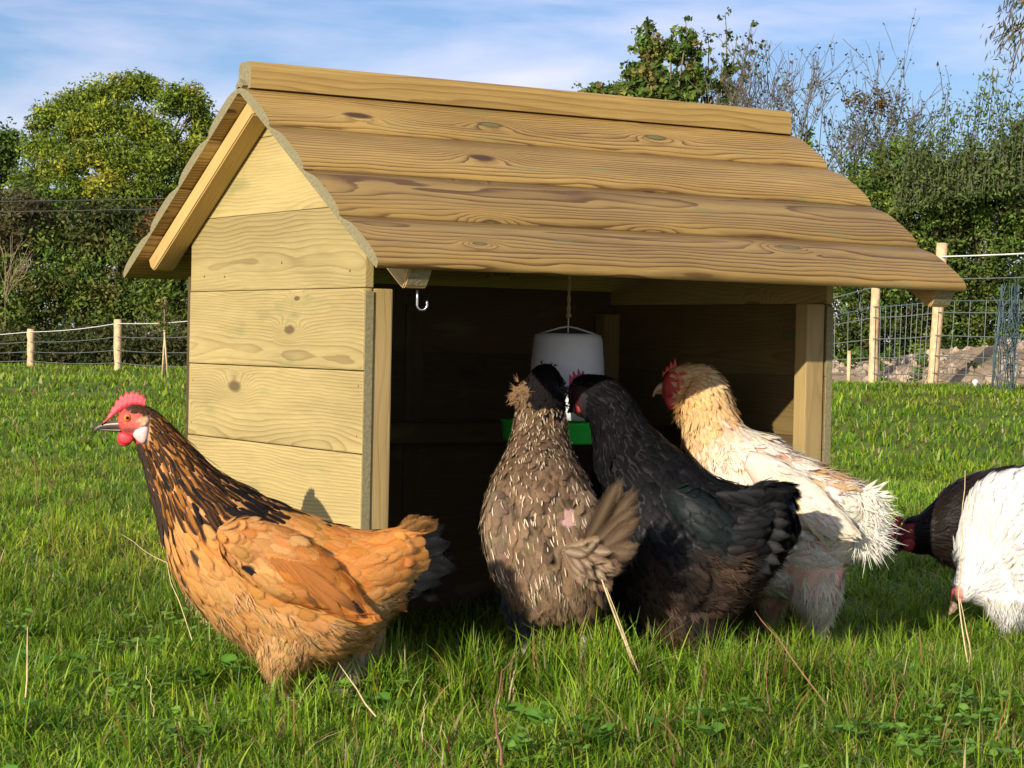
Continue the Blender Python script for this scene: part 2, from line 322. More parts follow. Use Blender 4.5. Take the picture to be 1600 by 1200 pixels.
# ------------------------------------------------------------------ grass blades
GREENS = np.array([[.105, .225, .010], [.14, .285, .012], [.19, .345, .018], [.25, .39, .024], [.075, .18, .014], [.32, .43, .036]])
STRAW = np.array([[.42, .30, .12], [.34, .20, .07], [.50, .40, .20], [.24, .12, .045]])
def scatter(w0, w1, dens, margin=.35, k=.26):
    A = k*(w1*w1-w0*w0)+2*margin*(w1-w0); n = int(A*dens)
    wd = np.sqrt(R.rand(n*2)*(w1*w1-w0*w0)+w0*w0)[:n]; lt = (R.rand(n)*2-1)*(k*wd+margin)
    return CP[0]+wd*s_+lt*c_, CP[1]+wd*c_-lt*s_
def blades(x, y, hgt, wid, seg, lean=.5, straw=.05, tone=None):
    n = len(x); hd = R.rand(n)*6.283; H = hgt*(.55+.7*R.rand(n)); W = wid*(.6+.7*R.rand(n))
    ln = lean*(.15+R.rand(n)**1.3*1.3)
    z = height(x, y)-.004
    dx, dy = np.cos(hd), np.sin(hd); fc = hd+1.57+R.randn(n)*.5; sx, sy = np.cos(fc), np.sin(fc)
    gi = R.randint(0, len(GREENS), n); C = GREENS[gi]*(.8+.45*R.rand(n))[:, None]
    if tone is not None: C = C*tone[:, None]
    patch = wob(x, y, 3.1, 21)+.7*wob(x, y, 11., 25)
    C = C*(1+.40*patch)[:, None]*np.where(wob(x, y, 1.3, 22) > .12, 1, .9)[:, None]
    C[:, 0] *= 1+.35*np.clip(wob(x, y, 2.2, 23), 0, 1)*1.2
    isst = R.rand(n) < straw*(1+2.2*np.clip(wob(x, y, 2.6, 24), -.4, 1)); C[isst] = STRAW[R.randint(0, 4, isst.sum())]*(.7+.5*R.rand(isst.sum()))[:, None]
    tip = C*1.15+np.array([.02, .012, 0]); tipst = R.rand(n) < .12; tip[tipst] = np.array([.30, .22, .07])
    Vs = []; Cs = []
    for i in range(seg+1):
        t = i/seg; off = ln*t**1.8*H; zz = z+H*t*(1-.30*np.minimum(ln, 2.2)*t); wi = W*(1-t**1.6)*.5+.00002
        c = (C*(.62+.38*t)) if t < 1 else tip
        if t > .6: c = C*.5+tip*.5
        cx = x+dx*off; cy = y+dy*off
        if i < seg:
            Vs += [np.stack([cx-sx*wi, cy-sy*wi, zz], 1), np.stack([cx+sx*wi, cy+sy*wi, zz], 1)]; Cs += [c, c]
        else: Vs.append(np.stack([cx, cy, zz], 1)); Cs.append(tip)
    k = 2*seg+1; V = np.stack(Vs, 1).reshape(-1, 3); C = np.stack(Cs, 1).reshape(-1, 3); b0 = np.arange(n)[:, None]*k
    F4 = np.concatenate([b0+np.array([[2*i, 2*i+1, 2*i+3, 2*i+2]]) for i in range(seg-1)]) if seg > 1 else np.zeros((0, 4), int)
    F3 = b0+np.array([[2*seg-2, 2*seg-1, 2*seg]])
    return V, F4, F3, C
def merge(parts, name, mat, parent=None):
    V = []; C = []; F4 = []; F3 = []; o = 0
    for v, f4, f3, c in parts:
        V.append(v); C.append(c); F4.append(f4+o); F3.append(f3+o); o += len(v)
    return mesh_np(name, np.concatenate(V), [np.concatenate(F4), np.concatenate(F3)], mat, parent, col=np.concatenate(C))
def clear(x, y, inner=True):
    wall = ((x > -.03) & (x < .06) & (y > -.03) & (y < .80)) | ((x > .98) & (x < 1.08) & (y > -.03) & (y < .8))
    k = ~wall
    return k
parts = []
def lay(w0, w1, dens, h, wd, seg, **kw):
    x, y = scatter(w0, w1, dens); k = clear(x, y); x, y = x[k], y[k]
    ins = (x > .02) & (x < 1.02) & (y > .05) & (y < .76); k = ~ins | (R.rand(len(x)) < .35); x, y = x[k], y[k]
    hh = h*(1+.5*wob(x, y, 5., 31)+.35*wob(x, y, 1.7, 32)); hh = np.maximum(hh, h*.3); f1 = at(436, 1088, 3.495); f2 = at(542, 1080, 3.58); hh = hh*(1-.82*np.exp(-((x-f1[0]-.0)**2+(y-f1[1]+.03)**2)/.016)-.4*np.exp(-((x-f2[0]-.02)**2+(y-f2[1]+.05)**2)/.012))
    parts.append(blades(x, y, hh, wd, seg, **kw))
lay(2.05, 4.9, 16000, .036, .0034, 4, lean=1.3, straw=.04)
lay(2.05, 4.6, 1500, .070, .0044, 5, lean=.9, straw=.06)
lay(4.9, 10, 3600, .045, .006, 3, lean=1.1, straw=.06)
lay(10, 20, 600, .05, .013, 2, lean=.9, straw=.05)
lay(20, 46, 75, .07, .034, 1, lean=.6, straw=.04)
# tussocks: tight bunches of longer blades
tx, ty = scatter(2.1, 7.5, 38)
gx, gy = at(960, 1010, 3.55)[:2]
ex = R.randn(75, 2)*np.array([.28, .07]); tx = np.concatenate([tx, gx+ex[:, 0]*cr[0]+ex[:, 1]*fw[0]]); ty = np.concatenate([ty, gy+ex[:, 0]*cr[1]+ex[:, 1]*fw[1]])
gx, gy = at(1400, 1000, 3.75)[:2]
ex = R.randn(26, 2)*np.array([.16, .14]); tx = np.concatenate([tx, gx+ex[:, 0]*cr[0]+ex[:, 1]*fw[0]]); ty = np.concatenate([ty, gy+ex[:, 0]*cr[1]+ex[:, 1]*fw[1]])
k = clear(tx, ty) & ~((tx > .0) & (tx < 1.03) & (ty > -.02) & (ty < .78)); tx, ty = tx[k], ty[k]
nb = 42; bx = np.repeat(tx, nb)+R.randn(len(tx)*nb)*.016; by = np.repeat(ty, nb)+R.randn(len(tx)*nb)*.016
tall = np.exp(-((tx-at(960, 1010, 3.55)[0])**2+(ty-at(960, 1010, 3.55)[1])**2)/.12)
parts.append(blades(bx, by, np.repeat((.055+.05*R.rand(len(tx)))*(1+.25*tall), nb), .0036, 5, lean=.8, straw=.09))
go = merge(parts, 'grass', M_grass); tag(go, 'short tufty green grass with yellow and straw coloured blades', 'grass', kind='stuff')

# clover
def disc_leaves(cx, cy, cz, r, name, label, ncol):
    V = []; F = []; C = []
    th = np.linspace(0, 2*math.pi, 8, endpoint=False)
    for x, y, z, rr in zip(cx, cy, cz, r):
        a0 = random.random()*6.28; col = np.array(ncol)*(.75+.5*random.random())
        for j in range(3):
            a = a0+j*2.094; c = np.array([x+math.cos(a)*rr*.95, y+math.sin(a)*rr*.95, z]); tl = random.uniform(-.2, .9)
            rad = rr*(.9+.12*np.cos(th-math.pi))
            p = np.stack([c[0]+rad*(np.cos(th)*math.cos(a)-np.sin(th)*math.sin(a)), c[1]+rad*(np.cos(th)*math.sin(a)+np.sin(th)*math.cos(a)), c[2]+rad*np.cos(th)*tl+np.abs(np.sin(th))*rr*.15], 1)
            b0 = len(V)*0+sum(len(v) for v in V); V.append(np.vstack([c, p])); C.append(np.vstack([col*1.25]+[col]*8))
            F += [[b0, b0+1+i, b0+1+(i+1) % 8] for i in range(8)]
    o = mesh_np(name, np.concatenate(V), np.array(F), M_leaf, col=np.concatenate(C)); return tag(o, label, 'clover', kind='stuff')
px_, py_ = scatter(2.1, 4.3, 12); k = clear(px_, py_) & (wob(px_, py_, 2., 41) > -.15); px_, py_ = px_[k], py_[k]
nn = 17; qx = np.repeat(px_, nn)+R.randn(len(px_)*nn)*.04; qy = np.repeat(py_, nn)+R.randn(len(px_)*nn)*.04
k = clear(qx, qy) & ~((qx > 0) & (qx < 1.03) & (qy > 0)); qx, qy = qx[k], qy[k]
disc_leaves(qx, qy, height(qx, qy)+.022+R.rand(len(qx))*.022, .0050+.0045*R.rand(len(qx)), 'clover', 'low round leaved clover growing among the foreground grass', (.14, .27, .040))

px_, py_ = scatter(2.1, 4.0, 8); nn = 5; qx = np.repeat(px_, nn)+R.randn(len(px_)*nn)*.03; qy = np.repeat(py_, nn)+R.randn(len(px_)*nn)*.03; k = clear(qx, qy) & ~((qx > 0) & (qx < 1.03) & (qy > 0)); qx, qy = qx[k], qy[k]
disc_leaves(qx, qy, height(qx, qy)+.020+R.rand(len(qx))*.03, .009+.007*R.rand(len(qx)), 'broad_leaved_weeds', 'larger round leaved weeds scattered low in the foreground grass', (.10, .23, .030))
# dry stalks
def stalk(pts, rad, mat, label, group=None, head=False):
    P = np.array([at(*p) for p in pts]); mb = MB()
    Q = []
    for i in range(len(P)-1):
        for t in np.linspace(0, 1, 5)[:-1]: Q.append(P[i]*(1-t)+P[i+1]*t)
    Q.append(P[-1]); Q = np.array(Q); Q[1:-1] += R.randn(len(Q)-2, 3)*.0012
    mb.tube(Q, np.linspace(rad, rad*.45, len(Q)), 5)
    o = mb.build('straw_stalk', mat); return tag(o, label, 'stalk', group)
M_straw = simple('dry straw', (.58, .44, .24), .7, noise=.2, scale=80)
M_straw2 = simple('reddish dead stem', (.26, .13, .06), .8, noise=.3, scale=80)
stalk([(990, 1040, 3.52), (940, 905, 3.50)], .0026, M_straw, 'straight pale straw leaning beside the rump of the grey brown hen')
stalk([(1002, 1060, 3.50), (947, 918, 3.47)], .0016, M_straw, 'thin darker straw just behind the straight pale straw by the grey brown hen')
stalk([(783, 1195, 2.62), (773, 1110, 2.85), (784, 1050, 3.05), (815, 1010, 3.15)], .0022, M_straw2, 'bent reddish dead stem standing in the grass at the bottom centre')
stalk([(1512, 1035, 3.7), (1497, 930, 3.75), (1502, 850, 3.8), (1508, 735, 3.85)], .0016, M_straw, 'tall thin dry stem standing in front of the white hen')
stalk([(1518, 1030, 3.6), (1500, 935, 3.6)], .0016, M_straw, 'short pale straw leaning left below the white hen')
stalk([(300, 1000, 3.4), (258, 880, 3.5), (190, 835, 3.6)], .0009, M_straw, 'long thin straw bowing left in front of the buff hen breast')
stalk([(40, 1090, 3.0), (43, 980, 3.05)], .0016, M_straw, 'upright pale straw near the left edge of the grass')
stalk([(1290, 1100, 3.3), (1225, 1010, 3.4), (1180, 955, 3.5)], .0015, M_straw2, 'brown stem leaning left below the tail of the black hen')
stalk([(588, 1120, 3.2), (528, 1035, 3.35)], .0016, M_straw, 'thin straw crossing the far foot of the buff hen')
for px0, py0, wd0 in ((240, 1090, 3.0), (168, 1085, 3.05), (660, 1130, 2.9), (1400, 1100, 3.1), (1560, 1120, 3.0), (60, 760, 5.2), (1205, 1100, 3.2)):
    dx = random.uniform(-25, 25); stalk([(px0, py0+30, wd0), (px0+dx*.5, py0-15, wd0), (px0+dx, py0-50, wd0)], .0009*wd0/3, random.choice([M_straw, M_straw2]), 'short dry grass stalk sticking up out of the turf', 'dry grass stalks')

# ------------------------------------------------------------------ the feeding shelter
Wd, Dp, OL, OR, OF, ZE, ZR = 1.0447, .7711, .0737, .1795, .190, .716, 1.062
B = .145; Z1 = .671; TH = .017
sh = empty('feeding_shelter', (0, 0, 0), 'open fronted timber poultry shelter with a pitched boarded roof', 'shelter')
slope = (ZR-ZE)/(Dp/2+OF); ang = math.atan(slope)
def roof_under(y): return ZR-.0205/math.cos(ang)-slope*abs(y-Dp/2)
for side, x0 in ((0, 0.), (1, Wd-TH)):
    zt = [Z1-B*k for k in range(6)]
    for k in range(5):
        z0 = max(Z1-B*(k+1), -.03)+(.0007 if side == 0 else -.0002); h_ = (Z1-B*k-(.0007 if side == 0 else -.0002))-z0
        jit = random.uniform(-.0015, .0015)
        mtx = axes((x0+TH+jit*0, 0+.002, z0), (0, 1, 0), (0, 0, 1), (1, 0, 0)); mtx = axes((x0-(random.uniform(0, .0022) if side == 0 else 0), .002, z0), (0, 1, 0), (0, 0, 1), (1, 0, 0))
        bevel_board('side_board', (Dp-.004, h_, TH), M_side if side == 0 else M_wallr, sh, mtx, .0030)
    # gable boards: cut to the roof line
    for k in range(3):
        z0 = Z1+B*k+.0003; z1 = min(Z1+B*(k+1)-.0003, roof_under(Dp/2)-.012)
        if z1 <= z0: continue
        def yl(z): return Dp/2-(roof_under(Dp/2)-.010-z)/slope
        ya, yb = max(yl(z0), -OF+.055 if k else -.0), max(yl(z1), 0)
        ya = max(ya, .002); yb = max(yb, .002)
        cut = [(ya, 0), (Dp-ya, 0), (Dp-yb, z1-z0), (yb, z1-z0)]
        if k == 0:
            zc = roof_under(0)-.010; cut = [(.002, 0), (Dp-.002, 0)]+([(Dp-.002, zc-z0)] if zc > z0 else [])+[(Dp-yb, z1-z0), (yb, z1-z0)]+([(.002, zc-z0)] if zc > z0 else [])
        if abs(cut[-1][0]-cut[-2][0]) < .012: cut = cut[:2]+[((cut[-1][0]+cut[-2][0])/2, cut[-1][1])] if k else cut
        mtx = axes((x0, 0, z0), (0, 1, 0), (0, 0, 1), (1, 0, 0))
        bevel_board('gable_board', (1, 1, TH), M_side, sh, mtx, .0018, cut=cut)
# the boards' sawn front ends
M_x = M_end
for x0 in (0., Wd-TH):
    bevel_board('board_end', (TH-.001, .0022, Z1-.006+.03), M_end, sh, Matrix.Translation((x0+.0005, -.0004, -.03)), .0004)
# posts
pt = .038
for (px0, py0) in ((TH+.001, 0.003), (Wd-TH-pt-.003-.006, .003), (TH+.001, Dp-pt-.004), (Wd-TH-pt-.003, Dp-pt-.004)):
    pw = pt if px0 < .5 else pt+.006
    bevel_board('corner_post', (.72 if py0 < .1 else .70, pw, pt), M_post, sh, axes((px0, py0, -.05), (0, 0, 1), (1, 0, 0)), .003)
# back boards, centre post, rails
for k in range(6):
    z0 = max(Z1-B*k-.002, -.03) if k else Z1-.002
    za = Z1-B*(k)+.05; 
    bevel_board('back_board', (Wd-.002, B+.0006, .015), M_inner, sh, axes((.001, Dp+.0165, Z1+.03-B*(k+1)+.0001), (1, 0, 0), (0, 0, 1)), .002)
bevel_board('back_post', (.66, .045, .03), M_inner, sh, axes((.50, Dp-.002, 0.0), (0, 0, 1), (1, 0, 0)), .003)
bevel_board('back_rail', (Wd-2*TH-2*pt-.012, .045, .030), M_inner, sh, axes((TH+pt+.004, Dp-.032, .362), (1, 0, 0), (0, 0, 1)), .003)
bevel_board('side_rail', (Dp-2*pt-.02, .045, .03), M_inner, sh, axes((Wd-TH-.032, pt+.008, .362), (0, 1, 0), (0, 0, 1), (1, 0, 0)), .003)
# roof boards: rounded log-lap profile
SL = math.hypot(Dp/2+OF, ZR-ZE); nb_ = 4; bl = SL/nb_
RT = .0212
prof_top = [(0, .0095), (.010, .0098), (.020, .0125), (.034, .0172), (.048, .0208), (.065, .0230), (.10, .0235), (.130, .0230), (.146, .0215), (.158, .0185), (.166, .0145), (.1695, .0105), (.170, .008)]
def roof_board(v0, L_, sgn, last):
    sc_ = L_/.170; pf = [(a*sc_, t*.9) for a, t in prof_top]+[(L_*1.0, .002), (L_*.985, 0), (0, 0)]
    x0, x1 = -OL, Wd+OR; n = len(pf); V = []; nx = 60
    for i in range(nx+1):
        x = x0+(x1-x0)*i/nx
        for a, t in pf: V.append((x-x0, a, t*1.0))
    V = np.array(V); F = [[i*n+j, (i+1)*n+j, (i+1)*n+(j+1) % n, i*n+(j+1) % n] for i in range(nx) for j in range(n)]
    me_o = mesh_np('roof_board', V, np.array(F)[:, ::(1 if sgn < 0 else -1)], M_roof, sh, smooth=False)
    me_o.data.materials.append(M_end)
    # end caps
    import bmesh
    bm = bmesh.new(); bm.from_mesh(me_o.data); bm.verts.ensure_lookup_table()
    for s0 in (0, nx*n):
        cs = [bm.verts[s0+j].co.copy() for j in range(n)]; f = bm.faces.new([bm.verts.new(c_) for c_ in cs]); f.material_index = 1; bm.verts.ensure_lookup_table()
    for f in bm.faces: f.smooth = f.material_index == 0
    bm.to_mesh(me_o.data); bm.free()
    d = np.array([0, sgn*math.cos(ang), -math.sin(ang)]); nrm = np.array([0, sgn*math.sin(ang), math.cos(ang)])
    o = np.array([x0, Dp/2, ZR])+d*v0-nrm*RT
    me_o.matrix_world = axes(tuple(o), (1, 0, 0), tuple(d), tuple(nrm))
    return me_o
for k in range(4): roof_board(k*bl+.0, bl-.0005, -1, k == 3)
# back slope: mirrored, a flip keeps the winding right
for k in range(4): roof_board(k*bl, bl-.0005, 1, k == 3)
# ridge cap with rounded top edges
cap = []
cw, chh = .056, .036
pf = [(-cw/2, -.014), (-cw/2, chh-.012), (-cw/2+.003, chh-.004), (-cw/2+.010, chh), (cw/2-.010, chh), (cw/2-.003, chh-.004), (cw/2, chh-.012), (cw/2, -.014), (0, -.016)]
import bmesh
def extr(name, pf, x0, x1, m_side, m_end, org, parent, xdir=(1, 0, 0), ydir=(0, 1, 0), rough_nx=24):
    bm = bmesh.new(); n = len(pf); rows = []
    for i in range(rough_nx+1):
        rows.append([bm.verts.new(((x1-x0)*i/rough_nx, a, b_)) for a, b_ in pf])
    for i in range(rough_nx):
        for j in range(n): bm.faces.new((rows[i][j], rows[i+1][j], rows[i+1][(j+1) % n], rows[i][(j+1) % n]))
    for rw in (rows[0], rows[-1]): bm.faces.new(rw).material_index = 1
    bmesh.ops.recalc_face_normals(bm, faces=bm.faces[:])
    me = bpy.data.meshes.new(name); bm.to_mesh(me); bm.free(); me.materials.append(m_side); me.materials.append(m_end)
    o = link(bpy.data.objects.new(name, me), parent); o.matrix_world = axes(org, xdir, ydir); return o
extr('ridge_fillet', [(-.017, -.0125), (0, .0005), (.017, -.0125), (0, -.028)], -OL+.0005, Wd+OR-.0005, M_end, M_end, (-OL+.0005, Dp/2, ZR-.001), sh, rough_nx=1)
extr('ridge_cap', pf, -OL+.012, Wd+OR-.013, M_ridge, M_end, (-OL+.012, Dp/2, ZR-.004), sh)
# rafters outside the gables, their lower ends sawn and rounded
def rafter(x0, wdt, sgn, dep=.035, vend=None, rd=.03):
    d = np.array([0, sgn*math.cos(ang), -math.sin(ang)]); nrm = np.array([0, sgn*math.sin(ang), math.cos(ang)])
    Lr = (vend or SL-.075)
    # side profile in (v, n)
    pf = [(.012 if sgn > 0 else .012, 0), (Lr, 0), (Lr+.0, -dep+rd*.8), (Lr-rd*.4, -dep+rd*.2), (Lr-rd, -dep), (.012+dep*slope, -dep)]
    bm = bmesh.new(); A = [bm.verts.new((a, n_, 0)) for a, n_ in pf]; Bv = [bm.verts.new((a, n_, wdt)) for a, n_ in pf]
    bm.faces.new(A); bm.faces.new(Bv); n = len(pf)
    for j in range(n):
        f = bm.faces.new((A[j], A[(j+1) % n], Bv[(j+1) % n], Bv[j]))
        if 1 <= j <= 3: f.material_index = 1
    bmesh.ops.recalc_face_normals(bm, faces=bm.faces[:]); bmesh.ops.bevel(bm, geom=bm.edges[:], offset=.0025, segments=2, affect='EDGES')
    me = bpy.data.meshes.new('rafter'); bm.to_mesh(me); bm.free(); me.materials.append(M_raft); me.materials.append(M_end if sgn < 0 else M_raft)
    o = link(bpy.data.objects.new('rafter', me), sh)
    org = np.array([x0, Dp/2, ZR])-nrm*.0208
    z = np.cross(d, nrm); 
    if z[0] < 0: org = org+np.array([wdt, 0, 0])
    o.matrix_world = axes(tuple(org), tuple(d), tuple(nrm), tuple(z)); return o
RW = .044
for sg in (-1, 1):
    rafter(-RW-.0015 if sg > 0 else -.006, RW, sg, dep=.035 if sg > 0 else .046, vend=SL-.075 if sg > 0 else SL-.010, rd=.02 if sg > 0 else .010); rafter(Wd+OR-.062, RW+.006, sg, dep=.046, vend=SL-.010, rd=.010)
# top plate behind the eave
0 and bevel_board('eave_plate', (Wd-2*TH-.004, .045, .032), M_inner, sh, axes((TH+.002, .075, Z1-.035), (1, 0, 0), (0, 0, 1)), .003)
# nails
mbn = []
for k in range(4):
    for yy in (.022, Dp-.022):
        for dz in (.03, .115):
            mbn.append((-.0002, yy+random.uniform(-.004, .004), Z1-B*(k+1)+dz+random.uniform(-.006, .006)))
for k, (yy, dz) in enumerate([(.06, .03), (.34, .05), (.60, .028), (.70, .03)]): mbn.append((-.0002, yy, Z1+dz))
M_nail = simple('rusty nail heads', (.16, .11, .06), .7, .3)
for q in mbn: mb = MB(); mb.ball(q, .0026, 8, 5, (.5, 1, 1)); mb.build('nail', M_nail, sh)
# hooks
M_chrome = simple('chromed steel', (.5, .5, .5), .25, 1., noise=.05, bump=0)
def hook(p, s=1.0, yaw=0.):
    P = [(0, 0, .018)]; P.append((0, 0, .0))
    for t in np.linspace(0, 1, 14): a = math.radians(90-t*235*1.0); P.append((-.0105+.0105*math.cos(math.radians(0)-t*math.radians(200)), 0, -.014+.0105*math.sin(-t*math.radians(200))))
    P.append((-.021, 0, -.004))
    P = np.array(P)*s; c, s2 = math.cos(yaw), math.sin(yaw)
    Q = np.stack([P[:, 0]*c, P[:, 0]*s2, P[:, 2]], 1)+np.array(p); mb = MB(); mb.tube(Q, .0027*s, 8); return mb
hp = at(652, 466, 3.66); hook((hp[0], hp[1], hp[2]), .80, YAW*-1+math.pi).build('hook', M_chrome, sh)
hp = at(1343, 473, 4.40); hook((hp[0], hp[1], hp[2]), .80, YAW*-1+math.pi).build('hook', M_chrome, sh)

# ------------------------------------------------------------------ the hanging feeder
fc = at(886, 600, 4.42); fx, fy = fc[0], fc[1]
zt = at(886, 521, 4.42)[2]; zb = at(886, 655, 4.42)[2]; ztr = at(886, 692, 4.42)[2]
fd = empty('hanging_feeder', (fx, fy, ztr), 'white plastic bell feeder with a bright green tray hanging on a rope', 'feeder')
def onfd(o): o.matrix_parent_inverse = Matrix.Translation((-fx, -fy, -ztr)); return o
M_whitepl = simple('white plastic', (.72, .74, .76), .35, noise=.03, bump=0); M_greenpl = simple('bright green plastic', (.06, .98, .12), .35, noise=.04, bump=0)
s1 = 4.42/FP; mb = MB(); r0, r1 = 54*s1, 61*s1
mb.lathe([(0.001, zt), (r0-.012, zt), (r0-.003, zt-.003), (r0, zt-.012), (r0+.003, zt-.05), (r0+.0035, zt-.052), (r1-.001, zb+.03), (r1, zb+.028), (r1+.0015, zb), (r1-.002, zb), (r0-.003, zt-.02)], (fx, fy, 0), 40)
onfd(mb.build('hopper', M_whitepl, fd))
rt = 101*s1; mb = MB(); zt2 = at(886, 660, 4.42)[2]
mb.lathe([(.001, ztr+.004), (rt-.012, ztr+.002), (rt-.003, ztr+.006), (rt, zt2), (rt+.002, zt2+.001), (rt+.002, zt2+.003), (rt-.003, zt2+.003), (rt-.005, ztr+.008), (.001, ztr+.008)], (fx, fy, 0), 48)
onfd(mb.build('tray', M_greenpl, fd))
mb = MB(); hz = zt+.014
for q in (-1, 1): mb.tube([(fx+q*cr[0]*r0*.8, fy+q*cr[1]*r0*.8, zt-.001), (fx+q*cr[0]*r0*.25, fy+q*cr[1]*r0*.25, hz-.003), (fx, fy, hz)], .0018, 6)
mb.tube([(fx, fy, zt), (fx, fy, hz+.02)], .0014, 6)
onfd(mb.build('handle', M_whitepl, fd))
mb = MB(); ztop = roof_under(fy)-.002
t = np.linspace(0, 1, 60)
for ph in (0, math.pi): mb.tube(np.stack([fx+.0022*np.cos(t*60+ph), fy+.0022*np.sin(t*60+ph), hz+.02+(ztop-hz-.02)*t], 1), .0022, 5)
mb.ball((fx, fy, hz+.022), .006, 8, 6)
onfd(mb.build('rope', simple('jute rope', (.42, .36, .24), .9, noise=.2), fd))

# ------------------------------------------------------------------ hens
def crom(P, m):
    P = np.asarray(P, float); n = len(P); t = np.linspace(0, n-1, m); i = np.clip(t.astype(int), 0, n-2); f = (t-i)[:, None]
    g = lambda k: P[np.clip(k, 0, n-1)]
    p0, p1, p2, p3 = g(i-1), g(i), g(i+1), g(i+2)
    return .5*((2*p1)+(-p0+p2)*f+(2*p0-5*p1+4*p2-p3)*f**2+(-p0+3*p1-3*p2+p3)*f**3)
class Loft:
    """rows: (ax, ay, bx, by, w, rd): two silhouette points, distance along the view axis, half-thickness in depth (m)"""
    def __init__(s, rows, m=90):
        rows = np.array(rows, float); A = np.array([at(r[0], r[1], r[4]) for r in rows]); Bq = np.array([at(r[2], r[3], r[4]) for r in rows])
        S = crom(np.hstack([A, Bq, rows[:, 5:6]]), m); s.m = m
        s.C = (S[:, :3]+S[:, 3:6])/2; s.Nv = (S[:, :3]-S[:, 3:6])/2; s.r1 = np.linalg.norm(s.Nv, axis=1); s.N = s.Nv/s.r1[:, None]
        s.r2 = np.abs(S[:, 6]); F0 = fw.copy(); F0[2] = 0; F0 /= np.linalg.norm(F0)
        T = np.gradient(s.C, axis=0); T /= np.linalg.norm(T, axis=1)[:, None]
        Bb = np.cross(s.N, T); Bb /= np.linalg.norm(Bb, axis=1)[:, None]; Bb *= np.sign((Bb@F0))[:, None]+1e-9
        Bb = Bb-s.N*np.sum(Bb*s.N, 1)[:, None]; s.B = Bb/np.linalg.norm(Bb, axis=1)[:, None]; s.T = T
        d = np.linalg.norm(np.diff(s.C, axis=0), axis=1); s.arc = np.concatenate([[0], np.cumsum(d)])
    def pos(s, t, ph):
        x = np.clip(t, 0, 1)*(s.m-1); i = np.minimum(x.astype(int), s.m-2); f = (x-i)[:, None]
        g = lambda a: a[i]*(1-f)+a[i+1]*f
        C, N_, B_ = g(s.C), g(s.N), g(s.B); r1 = g(s.r1[:, None]); r2 = g(s.r2[:, None])
        return C+np.cos(ph)[:, None]*r1*N_+np.sin(ph)[:, None]*r2*B_, C, N_, B_, r1, r2
    def frame(s, t, ph):
        P, C, N_, B_, r1, r2 = s.pos(t, ph); P2 = s.pos(t+.012, ph)[0]; P1 = s.pos(t-.012, ph)[0]
        T = P2-P1; T /= np.linalg.norm(T, axis=1)[:, None]+1e-12
        Q = s.pos(t, ph+.02)[0]-s.pos(t, ph-.02)[0]; Nn = np.cross(Q, T); Nn /= np.linalg.norm(Nn, axis=1)[:, None]+1e-12
        sg = np.sign(np.sum(Nn*(P-C), 1)); Nn *= sg[:, None]
        return P, T, Nn
    def mesh(s, mb, k=28):
        th = np.arange(k)*2*math.pi/k; V = []
        for i in range(s.m): V.append(s.C[i]+np.cos(th)[:, None]*s.Nv[i]+np.sin(th)[:, None]*s.r2[i]*s.B[i])
        V = np.vstack(V+[s.C[:1], s.C[-1:]]); F = [[i*k+j, i*k+(j+1) % k, (i+1)*k+(j+1) % k, (i+1)*k+j] for i in range(s.m-1) for j in range(k)]
        c0 = s.m*k; F3 = [[c0, (j+1) % k, j] for j in range(k)]+[[c0+1, (s.m-1)*k+j, (s.m-1)*k+(j+1) % k] for j in range(k)]
        mb.add2(V, F, F3)
    def rows(s, sp, t0=0, t1=1, dens=1.):
        """staggered rows of feather roots; sp(t) is the spacing in metres"""
        T, PH = [], []; x = t0; i = 0
        while x < t1:
            q = sp(x); a = np.interp(x*(s.m-1), np.arange(s.m), s.r1); b_ = np.interp(x*(s.m-1), np.arange(s.m), s.r2)
            n = max(5, int(2*math.pi*math.sqrt((a*a+b_*b_)/2)/q)); ph = (np.arange(n)+.5*(i % 2))*2*math.pi/n+R.randn(n)*1.1/n
            T.append(np.full(n, x)+R.randn(n)*q*.28/s.arc[-1]); PH.append(ph); x += q*.85/s.arc[-1]; i += 1
        return np.clip(np.concatenate(T), 0, .999), np.concatenate(PH)
